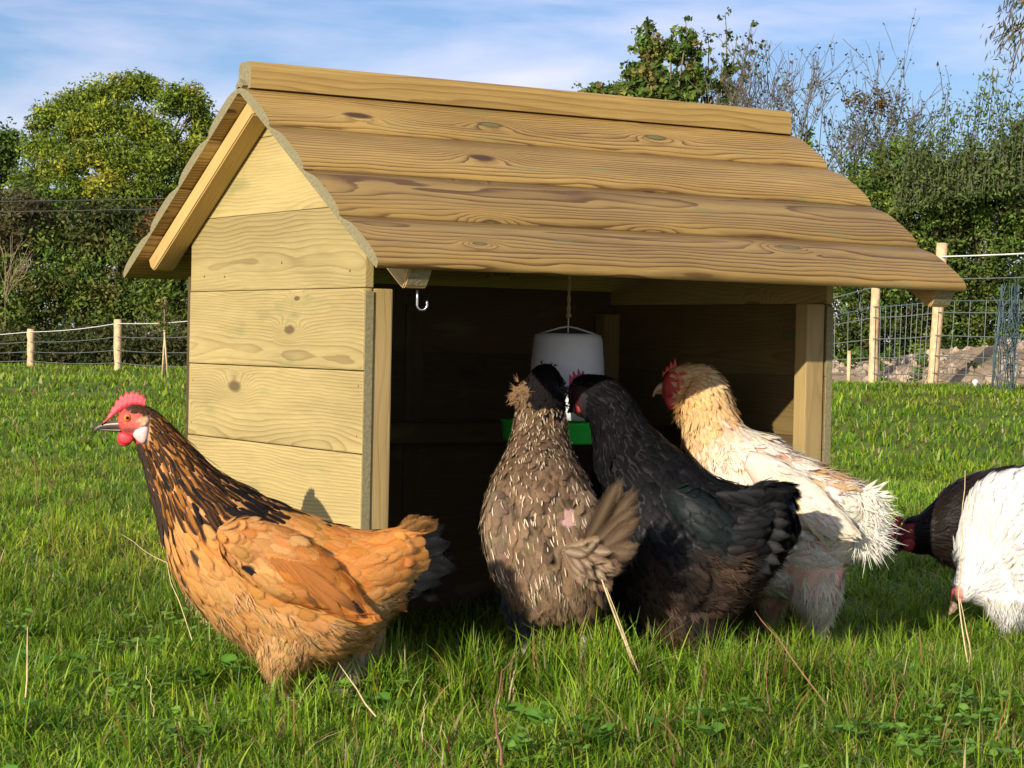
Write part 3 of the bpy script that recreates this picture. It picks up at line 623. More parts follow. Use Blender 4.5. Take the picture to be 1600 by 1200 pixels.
def feather_mesh(P, D, Nn, Lg, Wd_, lift, bend, colA, colE, colT, edge=.5, tip=.75, rows=8, point=.15, shaft=None, camber=.18, rag=0.):
    """curved leaf-shaped vanes, all numpy"""
    n = len(P); us = np.array([-1, -.55, 0, .55, 1.]); S = np.cross(D, Nn); S /= np.linalg.norm(S, axis=1)[:, None]+1e-9
    V = []; C = []; UV = []; NN = []
    Lg = np.broadcast_to(Lg, n)[:, None]; Wd_ = np.broadcast_to(Wd_, n)[:, None]; lift = np.broadcast_to(lift, n)[:, None]; bend = np.broadcast_to(bend, n)[:, None]
    tw = R.randn(n, 1)*.12; seedo = R.randint(0, 40, (n, 1)).astype(float); skew = R.randn(n, 1)*.18
    for i in range(rows):
        v = i/(rows-1); wv = min(1, .35+v*2.4)*math.sqrt(max(0, 1-max(0, (v-.55+.35*point)/(.46+.35*point))**(2.6-1.2*point))); wv = max(wv, .16)
        for u in us:
            ragm = 1+rag*R.randn(n, 1)*(abs(u) > .9)
            vv = v-.13*abs(u)**1.7*max(0, v-.3)*(1+rag*R.randn(n, 1))
            p = P+D*Lg*vv+S*(u*wv*Wd_*.5*ragm+skew*Lg*v*v*.5)+Nn*(lift*Lg*vv-bend*Lg*vv**2-camber*Wd_*u*u*wv*.5+tw*u*Wd_*wv*.5+.0008)
            e = abs(u); ce = np.clip((e-edge)/(1-edge+1e-6), 0, 1); ct = np.clip((v-tip)/(1-tip+1e-6), 0, 1)
            c = colA*(1-ce)+colE*ce; c = c*(1-ct)+colT*ct
            if shaft is not None and u == 0: c = c*.25+shaft*.75
            NN.append(Nn+S*u*.38-D*(lift-2*bend*v)*.8+R.randn(n, 3)*.0); V.append(p); C.append(c); UV.append(np.hstack([np.full((n, 1), u), np.full((n, 1), v*.998)+seedo]))
    k = rows*5; V = np.stack(V, 1).reshape(-1, 3); C = np.stack(C, 1).reshape(-1, 3); UV = np.stack(UV, 1).reshape(-1, 2); NN = np.stack(NN, 1).reshape(-1, 3)
    q = np.array([[r_*5+j, r_*5+j+1, (r_+1)*5+j+1, (r_+1)*5+j] for r_ in range(rows-1) for j in range(4)])
    F = (np.arange(n)[:, None, None]*k+q[None]).reshape(-1, 4)
    return V, F, C, UV, NN
def fluff_mesh(P, D, Nn, Lg, col, ns=9, spread=.5, wid=.0011, lift=.25, seg=3, curl=.25):
    n = len(P); P = np.repeat(P, ns, 0); D0 = np.repeat(D, ns, 0); N0 = np.repeat(Nn, ns, 0); col = np.repeat(col, ns, 0)*(.8+.4*R.rand(n*ns, 1)); Lg = np.repeat(np.broadcast_to(Lg, n), ns)[:, None]*(.6+.6*R.rand(n*ns, 1))
    S = np.cross(D0, N0); d = D0+S*R.randn(n*ns, 1)*spread+N0*(lift+R.randn(n*ns, 1)*spread*.5); d /= np.linalg.norm(d, axis=1)[:, None]
    cv = R.randn(n*ns, 3)*curl; cv[:, 2] -= .25*curl+.05; sd = np.cross(d, N0+R.randn(n*ns, 3)*.25); sd /= np.linalg.norm(sd, axis=1)[:, None]
    V = []; C = []
    for i in range(seg+1):
        t = i/seg; p = P+d*Lg*t+cv*Lg*t*t*.6; ww = wid*(1-t**1.5)+.0001
        V += [p-sd*ww, p+sd*ww]; C += [col*(.8+.3*t)]*2
    k = 2*seg+2; V = np.stack(V, 1).reshape(-1, 3); C = np.stack(C, 1).reshape(-1, 3)
    F = (np.arange(n*ns)[:, None, None]*k+np.array([[2*i, 2*i+1, 2*i+3, 2*i+2] for i in range(seg)])[None]).reshape(-1, 4)
    return V, F, C, np.zeros((len(V), 2)), np.repeat(N0, k, 0)*1.0
def build_f(name, parts, mat, parent):
    V = []; C = []; F = []; U = []; NN = []; o = 0
    for v, f, c, u, n_ in parts: V.append(v); C.append(c); F.append(f+o); U.append(u); NN.append(n_); o += len(v)
    ob = mesh_np(name, np.concatenate(V), np.concatenate(F), mat, parent, col=np.concatenate(C), uv=np.concatenate(U))
    NN = np.concatenate(NN); NN /= np.linalg.norm(NN, axis=1)[:, None]+1e-9; ob.data.normals_split_custom_set_from_vertices(NN.tolist()); return ob
def remeshed(mb, name, voxel=.006, smooth=6):
    o = mb.build(name, M_skin); md = o.modifiers.new('r', 'REMESH'); md.mode = 'VOXEL'; md.voxel_size = voxel
    sm = o.modifiers.new('s', 'SMOOTH'); sm.iterations = smooth; sm.factor = .5
    dg = bpy.context.evaluated_depsgraph_get(); dg.update(); me = bpy.data.meshes.new_from_object(o.evaluated_get(dg)); me.name = name
    old = o.data; o.modifiers.clear(); o.data = me; bpy.data.meshes.remove(old)
    for p in me.polygons: p.use_smooth = True
    if not me.materials: me.materials.append(M_skin)
    return o
def paint(o, fn):
    me = o.data; n = len(me.vertices); co = np.empty(n*3, dtype=np.float32); me.vertices.foreach_get('co', co); co = co.reshape(-1, 3).astype(float)
    x, y = to_px(co); c = np.ones((n, 4), dtype=np.float32); c[:, :3] = fn(x, y, co)
    for a in list(me.color_attributes): me.color_attributes.remove(a)
    a = me.color_attributes.new('Col', 'FLOAT_COLOR', 'POINT'); a.data.foreach_set('color', c.ravel())
def strip_comb(base, top, wd, thick, col, parent, name='comb', lean=0.):
    """comb blade: base line and serrated top line in pixels, real thickness"""
    n = len(base); Vb = np.array([at(b[0], b[1], wd) for b in base]); Vt = np.array([at(t_[0], t_[1], wd+lean) for t_ in top]); F0 = fw
    V = []; lv = [(0, 1.), (.35, .85), (.7, .6), (.92, .35), (1, .08)]
    for sg in (-1, 1):
        for f, th in lv: V.append(Vb*(1-f)+Vt*f+F0*sg*thick*th)
    V = np.concatenate(V); F = []; m_ = len(lv)
    for s0, sg in ((0, 1), (m_, -1)):
        for l in range(m_-1):
            for i in range(n-1):
                q = [(s0+l)*n+i, (s0+l)*n+i+1, (s0+l+1)*n+i+1, (s0+l+1)*n+i]; F.append(q[::sg])
    for i in range(n-1): F.append([(m_-1)*n+i, (m_-1)*n+i+1, (2*m_-1)*n+i+1, (2*m_-1)*n+i]); F.append([i+1, i, m_*n+i, m_*n+i+1])
    for i in (0, n-1):
        for l in range(m_-1): F.append([l*n+i, (l+1)*n+i, (m_+l+1)*n+i, (m_+l)*n+i])
    c = np.tile(np.array(col), (len(V), 1))*(.9+.2*R.rand(len(V), 1))
    return mesh_np(name, V, np.array(F), M_comb, parent, col=c)
def pillow(outl, wd, thick, col, parent, name, off=0.):
    P = np.array([at(a, b_, wd) for a, b_ in crom(outl+outl[:1], 28)[:-1]]); c = P.mean(0); n = len(P); V = []; rings = [(1., 0), (.93, .45), (.78, .75), (.5, .95), (.2, 1.)]
    for sg in (-1, 1):
        for s_r, h_ in rings: V.append(c+(P-c)*s_r+fw*sg*thick*h_)
        V.append((c+fw*sg*thick)[None])
    V = np.concatenate(V); F = []; F3 = []; o = 5*n+1
    for q, sg in ((0, 1), (o, -1)):
        for l in range(4):
            for i in range(n): F.append([q+l*n+i, q+l*n+(i+1) % n, q+(l+1)*n+(i+1) % n, q+(l+1)*n+i][::sg])
        for i in range(n): F3.append([q+4*n+i, q+4*n+(i+1) % n, q+5*n][::sg])
    return mesh_np(name, V, [np.array(F), np.array(F3)], M_comb, parent, col=np.tile(np.array(col), (len(V), 1))*(.88+.24*R.rand(len(V), 1)))
M_comb = attr_mat('comb skin', .42, .12, .45, bumpn=.35, bscale=700, vary=.2)
M_beak = attr_mat('horn', .35, 0, .5, bumpn=.1, bscale=200)
M_iris = simple('amber iris', (.75, .22, .03), .2, noise=.15, scale=300, bump=0); M_pupil = simple('black pupil', (.005, .005, .005), .08, noise=0, bump=0)
M_shank = simple('scaly shank', (.36, .33, .27), .6, noise=.3, scale=240, bump=.6)
def beak(rows_u, rows_l, cols, parent):
    mb = MB(); Loft(rows_u, 24).mesh(mb, 14); Loft(rows_l, 20).mesh(mb, 14); o = mb.build('beak', M_beak, parent)
    a = np.array(at(rows_u[0][0], rows_u[0][1], rows_u[0][4])); 
    def f(x, y, co): t = np.clip(np.linalg.norm(co-a, axis=1)/.035, 0, 1)[:, None]; return np.array(cols[0])*(1-t)+np.array(cols[1])*t
    paint(o, f); return o
def eye(px, py, wd, r, parent, both=None):
    P = at(px, py, wd); mb = MB(); mb.ball(P, r, 16, 10); e = mb.build('eye', M_iris, parent)
    mb = MB(); d = CP-P; d /= np.linalg.norm(d)
    if both: d = -d
    mb.ball(P+d*r*.72, r*.48, 14, 8); mb.build('pupil', M_pupil, e)
def leg(pts, rad, parent, mat=None):
    """shank down to the foot, with three front toes and a hind toe spread on the turf"""
    P = np.array([at(*p) for p in pts]); mb = MB(); mb.tube(crom(P, 14), np.linspace(rad*1.25, rad, 14), 9)
    ft = P[-1]; fwdv = -cr
    for a in (-35, 0, 35, 180):
        c, s2 = math.cos(math.radians(a)), math.sin(math.radians(a)); d = np.array([fwdv[0]*c-fwdv[1]*s2, fwdv[0]*s2+fwdv[1]*c, 0]); Lt = .05 if a != 180 else .025
        mb.tube([ft, ft+d*Lt*.5+np.array([0, 0, .004]), ft+d*Lt+np.array([0, 0, -.004]), ft+d*(Lt+.010)+np.array([0, 0, -.007])], [rad*.9, rad*.7, rad*.6, .001], 7)
    return mb.build('leg', mat or M_shank, parent)
V3 = lambda *a: np.array(a, float)
def cmix(a, b_, t): t = np.asarray(t)[:, None]; return a*(1-t)+b_*t
def hen(label, foot, group=None):
    return empty('hen', tuple(at(*foot)), label, 'chicken', group)
def fix(root):
    inv = root.matrix_world.inverted() if False else Matrix.Translation(-root.location)
    for o in [o for o in sc.objects if o.parent is root]: o.matrix_parent_inverse = inv
def quills(parent_list, bases, tips, wd_, colA, colE, colT, bend=.06, shaft=None, nn=None, rag=.06, edge=.4, tip=.8, point=.2):
    Bp = np.array([at(*b_) for b_ in bases]); Tp = np.array([at(*t_) for t_ in tips]); D = Tp-Bp; Lg = np.linalg.norm(D, axis=1); D /= Lg[:, None]
    Nn = np.tile(-fw, (len(D), 1)) if nn is None else np.tile(np.array(nn, float), (len(D), 1)); Nn = Nn-D*np.sum(Nn*D, 1)[:, None]; Nn /= np.linalg.norm(Nn, axis=1)[:, None]
    n = len(D); bc = lambda c: np.tile(c, (n, 1))*(.85+.3*R.rand(n, 1)) if np.ndim(c) == 1 else c
    parent_list.append(feather_mesh(Bp, D, Nn, Lg, wd_, .02, bend, bc(colA), bc(colE), bc(colT), edge, tip, rows=11, point=point, shaft=shaft, rag=rag, camber=.07))

# shared plumage routine ------------------------------------------------
def plume(loft, sp, t0, t1, fn, g=.0):
    t, ph = loft.rows(sp, t0, t1); P, T, Nn = loft.frame(t, ph)
    o = fn(t, ph, P, T, Nn)                       # dict with L,W,lift,bend,A,E,T,keep and optional down (extra droop)
    k = o.get('keep', np.ones(len(t), bool)); dn = np.broadcast_to(o.get('down', 0.), len(t))[:, None]
    D = T+np.array([0, 0, -1.])*dn; D = D-Nn*np.sum(D*Nn, 1)[:, None]; D += R.randn(len(t), 3)*o.get('mess', .07); D /= np.linalg.norm(D, axis=1)[:, None]
    bc = lambda a: np.broadcast_to(a, (len(t),))[k]
    res = feather_mesh(P[k], D[k], Nn[k], bc(o['L'])*(.85+.3*R.rand(k.sum())), bc(o['W'])*(.85+.3*R.rand(k.sum())), bc(o.get('lift', .16))*.55, bc(o.get('bend', .12))*1.05, o['A'][k], o['E'][k], o['T'][k],
                       o.get('edge', .5), o.get('tip', .75), point=o.get('point', .15), shaft=o.get('shaft'), rag=o.get('rag', 0.))
    return res
def jitter(c, n, a=.15): return np.tile(c, (n, 1))*(1+a*R.randn(n, 1))*(1+.04*R.randn(n, 3))

def gfoot(px, wd):
    y = 1080.
    for _ in range(6):
        P = at(px, y, wd); y += (P[2]-float(height(P[0], P[1])))*FP/wd
    return (px, y, wd)

# ---- buff hen with black neck hackle, side on at the left
BW = 3.53
H1 = hen('ginger buff hen with a black laced neck striding left beside the shelter wall', gfoot(480, BW))
rows = [(184, 647, 186, 671, BW, .010), (198, 634, 197, 683, BW, .019), (218, 632, 212, 692, BW, .023), (240, 641, 216, 705, BW, .027), (264, 661, 225, 732, BW, .034), (286, 684, 235, 768, BW, .042),
        (308, 707, 246, 808, BW, .054), (334, 731, 258, 850, BW, .070), (368, 752, 276, 898, BW, .088), (412, 775, 308, 945, BW, .100), (464, 797, 352, 988, BW, .104), (520, 818, 420, 1030, BW, .104),
        (568, 829, 492, 1042, BW, .096), (602, 829, 556, 1012, BW, .078), (630, 826, 604, 965, BW, .056), (652, 836, 634, 925, BW, .036), (668, 856, 656, 900, BW, .018)]
L1 = Loft(rows); TH1 = Loft([(392, 975, 520, 985, BW-.035, .055), (398, 1008, 500, 1022, BW-.035, .050), (408, 1040, 472, 1046, BW-.035, .036), (422, 1062, 454, 1064, BW-.035, .020), (434, 1076, 447, 1077, BW-.035, .009)], 30)
TH2 = Loft([(500, 1000, 590, 1000, BW+.045, .04), (515, 1035, 575, 1035, BW+.05, .03), (528, 1055, 562, 1058, BW+.05, .018), (535, 1068, 553, 1070, BW+.05, .01)], 24)
mb = MB(); L1.mesh(mb); TH1.mesh(mb, 18); TH2.mesh(mb, 18); bd = remeshed(mb, 'body', .005); bd.parent = H1
def f(x, y, co):
    c = np.tile(V3(.46, .22, .07), (len(x), 1)); hk = (x+y*.1 < 300) & (y < 790); c[hk] = (.03, .018, .012)
    fc_ = (x < 222) & (y < 700); c[fc_] = (.50, .075, .055); 
    tan = (((x-224)/9)**2+((y-657)/6.5)**2 < 1); c[tan] = (.50, .30, .14)
    dk = (((x-209)/16)**2+((y-672)/5)**2 < 1); c[dk] = (.20, .05, .04)
    cr_ = (y < 642+(x-205)*.05) & (x > 195); c[cr_] = (.05, .025, .018); return c*(1+.12*R.randn(len(x), 1))
paint(bd, f)
BUFF, BUFL, BUFD, BLK, GOLD = V3(.57, .245, .055), V3(.68, .40, .165), V3(.40, .145, .032), V3(.013, .011, .011), V3(.42, .165, .035)
def f(t, ph, P, T, Nn):
    n = len(t); x, y = to_px(P); c = np.cos(ph); th = np.interp(t, [.30, .36, .43, .50, .57, .62], [-1.2, -.8, -.25, .15, .55, 1.1])
    hk = c > th+.12*R.randn(n); head = t < .20
    A = jitter(BUFF, n, .07); A = cmix(A, jitter(BUFL, n, .06), np.clip(R.rand(n)*.4+.2*(c < -.2), 0, 1)); E_ = A*1.18; Tp = cmix(A*1.1, jitter(BUFL, n), np.full(n, .5))
    dk = (R.rand(n) < .018) & (t > .5) & (c < .5); A[dk] = BLK*2
    sad = (x > 500) & (c > 0); A[sad] *= V3(1.0, .86, .72); E_[sad] *= V3(1.05, .9, .8)
    A[hk] = jitter(BLK, hk.sum()); gl = jitter(GOLD, hk.sum(), .25); gl[R.rand(len(gl)) < np.clip((x[hk]-285)/90, .12, .85)] = BLK*1.6; E_[hk] = gl; Tp[hk] = BLK*1.5
    fr = hk & (R.rand(n) < .25) & (x < 300); A[fr] = GOLD*.8
    throat = (t < .42) & (c < -.55); A[throat] = V3(.05, .035, .03); E_[throat] = V3(.12, .07, .04); Tp[throat] = E_[throat]
    crown = head & (c > .2); A[crown] = V3(.04, .02, .012); E_[crown] = V3(.25, .12, .05)
    L_ = np.interp(t, [0, .12, .2, .3, .42, .5, .6, .8, .92, 1], [.007, .009, .014, .034, .046, .042, .038, .044, .052, .05]); L_[hk & (t > .25)] *= 1.25
    W_ = np.interp(t, [0, .12, .2, .3, .45, .6, 1], [.004, .005, .006, .0085, .0125, .022, .024]); W_[hk & (t > .25)] *= .72
    face = (x < 214+(y < 645)*-12) & (y < 702); face |= (x < 232) & (y > 646) & (y < 690) & (np.abs(c) < .95)
    low = (c < -.35) & (t > .66)
    return dict(L=L_, W=W_, lift=np.where(hk, .09, .15), bend=.13, A=A, E=E_, T=Tp, keep=~face & ~(low & (R.rand(n) < .3)) & ~wingmask(x, y, ph), down=np.where(t > .55, .15*(c < 0), 0), mess=.09, edge=.45, tip=.72)
def wingmask(x, y, ph):
    poly = np.array([(372, 822), (430, 826), (480, 852), (520, 882), (556, 935), (545, 955), (480, 932), (420, 905), (385, 870)], float); ins = np.zeros(len(x), bool); j = len(poly)-1
    for i in range(len(poly)):
        xi, yi = poly[i]; xj, yj = poly[j]; ins ^= ((yi > y) != (yj > y)) & (x < (xj-xi)*(y-yi)/(yj-yi+1e-9)+xi); j = i
    return ins & (np.sin(ph) < 0)
pl = [plume(L1, lambda t: float(np.interp(t, [0, .1, .2, .3, .45, .6, 1], [.0035, .0045, .006, .008, .010, .0125, .013])), .06, .985, f)]
def f(t, ph, P, T, Nn):
    n = len(t); A = jitter(V3(.60, .33, .13), n, .12); return dict(L=.022, W=.012, lift=.09, A=A, E=A*1.1, T=A*1.05, mess=.16, rag=.12)
pl.append(plume(TH1, lambda t: .0095, .02, .93, f))
build_f('plumage', pl, M_feather, H1)
# wing, near side and far side
for sg, wd_ in ((-1, BW-.102), (1, BW+.102)):
    LW = Loft([(346, 822, 340, 836, wd_, .010), (372, 812, 350, 866, wd_-.004*-sg, .018), (410, 815, 378, 898, wd_, .022), (452, 832, 414, 924, wd_, .022), (492, 856, 456, 941, wd_-sg*.000, .019), (526, 888, 502, 952, wd_-sg*.002, .014), (550, 922, 536, 962, wd_-sg*.000, .008), (566, 946, 556, 964, wd_+sg*.003, .003)], 50)
    mb = MB(); LW.mesh(mb, 20); wg = mb.build('wing', M_skin, H1); paint(wg, lambda x, y, co: np.tile(V3(.40, .17, .05), (len(x), 1)))
    def f(t, ph, P, T, Nn):
        n = len(t); x, y = to_px(P); A = jitter(V3(.53, .22, .055), n, .11); A = cmix(A, jitter(BUFL, n), np.clip(R.rand(n)*.6*(t < .5), 0, 1)); E_ = A*1.2; Tp = A*1.15
        for x0_, y0_, r0_ in ((466, 922, 9), (484, 893, 7), (500, 902, 6), (545, 925, 9), (556, 946, 9), (380, 885, 6)):
            dk = ((x-x0_)**2+(y-y0_)**2 < r0_*r0_) & (np.sin(ph) < .3); A[dk] = BLK*1.5; E_[dk] = BLK*1.5; Tp[dk] = BLK*1.5
        br = t > .45; A[br] *= V3(.88, .76, .65); E_[br] *= V3(1.05, 1., .9)
        return dict(L=np.interp(t, [0, .3, .7, 1], [.030, .036, .05, .045]), W=np.interp(t, [0, .4, 1], [.019, .024, .022]), lift=.11, bend=.10, A=A, E=E_, T=Tp, mess=.06, edge=.55)
    pw = [plume(LW, lambda t: .0125, .0, .92, f)]
    q = []; nn = 9
    tt = np.linspace(0, 1, nn); ww = wd_+sg*.018
    bs = [(400+t*60, 868+t*20-t*10, ww+sg*.002*i) for i, t in enumerate(tt)]; tp = [(474+t*92, 936+t*28, wd_+sg*(.014-.004*t)) for t in tt]
    ca = np.array([V3(.45, .17, .045)*(.9+.2*R.rand()) for _ in tt]); ct = ca.copy(); ct[0] = BLK*1.5; ct[3] = BLK*2; ct[5] = ct[6] = ct[8] = BLK*1.5
    quills(q, bs, tp, .021, ca, ca*1.25, ct, bend=.05, nn=-fw*1.0 if sg < 0 else fw, tip=.55)
    build_f('wing_feathers', pw+q, M_feather, wg)
# tail
q = []; bs = []; tp = []; ca = []; ce = []; ct = []
tips = [(664, 812), (684, 812), (700, 828), (706, 848), (710, 868), (711, 884), (706, 898), (696, 912), (680, 921), (662, 925)]
for i, (x, y) in enumerate(tips):
    for dd in (-.022, .0, .022):
        f_ = i/(len(tips)-1); bs.append((612+R.rand()*6-f_*8, 852+f_*52, BW+dd*.5)); tp.append((x+R.randn()*2, y+R.randn()*3, BW+dd*1.2+R.randn()*.003))
        k_ = V3(.016, .017, .019); 
        if i < 2: k_ = V3(.10, .05, .02)
        ca.append(k_); ce.append(k_*1.6+(V3(.25, .12, .03) if i < 2 else 0)); ct.append(k_*1.5+(V3(.38, .18, .05) if i < 2 else 0))
quills(q, bs, tp, .034, np.array(ca)*.35, np.array(ce)*.9, np.array(ct)*.6, bend=.05, tip=.85, point=.0, rag=0.)
M_fblack = attr_mat('black feathers', .46, .0, .12, streak=.3)
build_f('tail', q, attr_mat('dull black feathers', .8, .0, .04, streak=.3), H1); q = []
bs, tp, ca = [], [], []
for i in range(46):
    f_ = R.rand(); bs.append((590+R.rand()*26, 838+f_*90, BW+(R.rand()-.7)*.06)); tp.append((bs[-1][0]+22+22*R.rand()-f_*8, bs[-1][1]-12+f_*40+R.rand()*8, bs[-1][2]-.012)); ca.append(jitter(V3(.46, .19, .05), 1)[0])
ca = np.array(ca); quills(q, bs, tp, .020, ca, ca*1.2, np.where(R.rand(46, 1) < .3, V3(.03, .02, .015), ca*.9), bend=.12, tip=.7)
build_f('tail_coverts', q, M_feather, H1)
# down on belly and vent
def fluff_on(loft, n, sel, L_, colf, parent, name, ns=8, spread=.35, lift=.15, down=.5, wid=.0011, curl=.25):
    t = R.rand(n*4); ph = R.rand(n*4)*6.283; P, T, Nn = loft.frame(t, ph); x, y = to_px(P); k = sel(x, y, t, np.cos(ph)); k &= (np.cumsum(k) <= n)
    P, T, Nn, x, y = P[k], T[k], Nn[k], x[k], y[k]; D = T+np.array([0, 0, -down]); D -= Nn*np.sum(D*Nn, 1)[:, None]; D /= np.linalg.norm(D, axis=1)[:, None]
    return fluff_mesh(P, D, Nn, L_, colf(x, y), ns, spread, wid, lift, curl=curl)
fl = [fluff_on(L1, 1300, lambda x, y, t, c: (c < -.2) & (t > .6), .024, lambda x, y: jitter(V3(.62, .37, .17), len(x), .12), H1, 'f'),
      fluff_on(L1, 160, lambda x, y, t, c: (c < -.3) & (t > .8), .028, lambda x, y: jitter(V3(.50, .36, .22), len(x), .15), H1, 'f'),
      fluff_on(TH1, 900, lambda x, y, t, c: t > .05, .015, lambda x, y: jitter(V3(.60, .36, .16), len(x), .12), H1, 'f', down=.8),
      fluff_on(TH2, 330, lambda x, y, t, c: t > .05, .030, lambda x, y: jitter(V3(.50, .42, .34), len(x), .15), H1, 'f', down=.8)]
build_f('down', fl, M_fluff, H1)
# head furniture
base = [(158, 664), (168, 657), (178, 650), (188, 643), (198, 638), (208, 635), (217, 634), (226, 635)]
b2 = crom(base, 29); top0 = crom([(160, 662), (168, 650), (176, 637), (185, 624), (196, 616), (208, 613), (219, 615), (228, 620)], 29)
ser = np.array([0, 1.5, 3, .5, 2, 4, .5, 3, 5.5, .5, 3.5, 6, .5, 4, 6.5, 0, 4, 6.5, 0, 4, 6, 0, 3.5, 5, 0, 3, 3.5, 1, 0]); 
top = [(x-.15*s_e, y-s_e+3) for (x, y), s_e in zip(top0, ser)]
strip_comb(b2.tolist(), top, BW-.004, .0035, (.62, .055, .075), H1)
pillow([(184, 677), (194, 675), (205, 680), (209, 686), (203, 693), (192, 694), (184, 687)], BW-.020, .005, (.66, .045, .06), H1, 'wattle')
pillow([(184, 679), (194, 677), (204, 683), (206, 689), (200, 696), (190, 697), (183, 689)], BW+.018, .005, (.66, .045, .06), H1, 'wattle')
pillow([(211, 672), (222, 667), (231, 668), (231, 680), (226, 692), (218, 691), (208, 681)], BW-.028, .005, (.74, .52, .50), H1, 'earlobe')
pillow([(211, 672), (222, 667), (231, 668), (231, 680), (226, 692), (218, 691), (208, 681)], BW+.028, .005, (.74, .52, .50), H1, 'earlobe')
beak([(190, 655, 191, 672, BW, .0085), (178, 657, 179, 670, BW, .0068), (166, 659, 167, 670, BW, .005), (155, 663, 158, 671, BW, .0032), (148, 668, 150, 674, BW, .0016), (146, 673, 147, 674.5, BW, .0004)],
     [(190, 669, 190, 676, BW, .007), (176, 669.5, 177, 674.5, BW, .005), (162, 670, 163, 673.5, BW, .003), (155, 671, 155.5, 672.6, BW, .001)], ((.13, .075, .055), (.07, .055, .045)), H1)
eye(199, 653, BW-.0192, .0064, H1); eye(199, 653, BW+.0192, .0064, H1, True)
leg([(441, 1066, BW-.035), (439, 1080, BW-.035), gfoot(436, BW-.035)], .0062, H1); leg([(545, 1058, BW+.05), (544, 1068, BW+.05), gfoot(542, BW+.05)], .006, H1)
fix(H1)

# ---- grey brown hen seen from behind, feeding
H2 = hen('grey brown hen with pale flecks seen from behind, dark head up to the feeder', gfoot(850, 3.86))
rows = [(835, 578, 865, 574, 4.22, .012), (828, 590, 873, 586, 4.20, .024), (818, 606, 880, 602, 4.17, .034), (810, 632, 881, 630, 4.14, .036), (806, 662, 884, 662, 4.09, .038), (797, 700, 889, 698, 4.03, .045),
        (780, 740, 903, 736, 3.97, .062), (762, 780, 925, 776, 3.91, .085), (755, 824, 938, 818, 3.86, .10), (762, 868, 945, 862, 3.82, .105), (780, 908, 950, 902, 3.79, .095), (800, 940, 945, 934, 3.78, .07), (830, 962, 925, 958, 3.78, .035)]
L2 = Loft(rows); T2a = Loft([(785, 890, 850, 890, 3.80, .05), (782, 930, 852, 935, 3.80, .045), (792, 962, 845, 968, 3.80, .03), (808, 990, 832, 992, 3.80, .012)], 24)
T2b = Loft([(880, 900, 945, 900, 3.82, .05), (885, 940, 940, 940, 3.82, .04), (898, 975, 925, 978, 3.82, .016)], 24)
mb = MB(); L2.mesh(mb); T2a.mesh(mb, 18); T2b.mesh(mb, 18); bd = remeshed(mb, 'body', .006); bd.parent = H2
def f(x, y, co):
    c = np.tile(V3(.17, .115, .07), (len(x), 1)); c[y < 632] = (.012, .012, .013); c[(x > 835) & (y > 925)] = (.50, .30, .23); c[(((x-893)/22)**2+((y-803)/20)**2 < 1)] = (.52, .31, .26); return c
paint(bd, f)
GB, GBL, SH2 = V3(.18, .112, .064), V3(.28, .20, .13), V3(.66, .52, .36)
def f(t, ph, P, T, Nn):
    n = len(t); x, y = to_px(P); A = jitter(GB, n, .34); E_ = jitter(V3(.27, .18, .105), n, .2); Tp = jitter(V3(.34, .235, .145), n, .25)
    bk = (y < 634) & ~((x < 826) & (y > 605)); bk |= (y < 655) & (x > 850) & (R.rand(n) < .7); 
    for a in (A, E_, Tp): a[bk] = BLK*1.3
    up = (y > 634) & (y < 740); A[up] *= .8
    bare = (((x-893)/20)**2+((y-803)/17)**2 < 1)
    return dict(L=np.interp(t, [0, .12, .3, .5, .7, 1], [.010, .014, .026, .032, .042, .045]), W=np.interp(t, [0, .2, .4, .6, 1], [.006, .008, .011, .016, .024]), lift=.16, bend=.12, A=A, E=E_, T=Tp, keep=~bare, mess=.10, shaft=None, edge=.35, tip=.78, rag=.08)
def shafts(loft, n, t0, t1, sel, Lr, wr, col):
    """pale quills down the middle of some feathers"""
    t = t0+(t1-t0)*R.rand(n); ph = R.rand(n)*6.283; P, T, Nn = loft.frame(t, ph); x, y = to_px(P); k = sel(x, y); P, T, Nn = P[k], T[k], Nn[k]; D = T+R.randn(k.sum(), 3)*.08; D /= np.linalg.norm(D, axis=1)[:, None]
    A = jitter(col, k.sum(), .15); return feather_mesh(P+Nn*.0036, D, Nn, Lr*(.6+.8*R.rand(k.sum())), wr, .13, .10, A, A*.9, A, rows=4)
pl = [plume(L2, lambda t: float(np.interp(t, [0, .2, .4, .6, 1], [.005, .006, .008, .0115, .0135])), .02, .96, f),
      shafts(L2, 1500, .22, .92, lambda x, y: (y > 640) & ~((((x-893)/26)**2+((y-803)/22)**2 < 1)), .018, .0026, SH2)]
def f(t, ph, P, T, Nn): n = len(t); A = jitter(V3(.06, .06, .068), n, .15); return dict(L=.026, W=.014, lift=.12, A=A, E=A*1.2, T=A*1.2, mess=.2, rag=.3)
pl.append(plume(T2a, lambda t: .009, 0, .9, f)); 
build_f('plumage', pl, M_feather, H2)
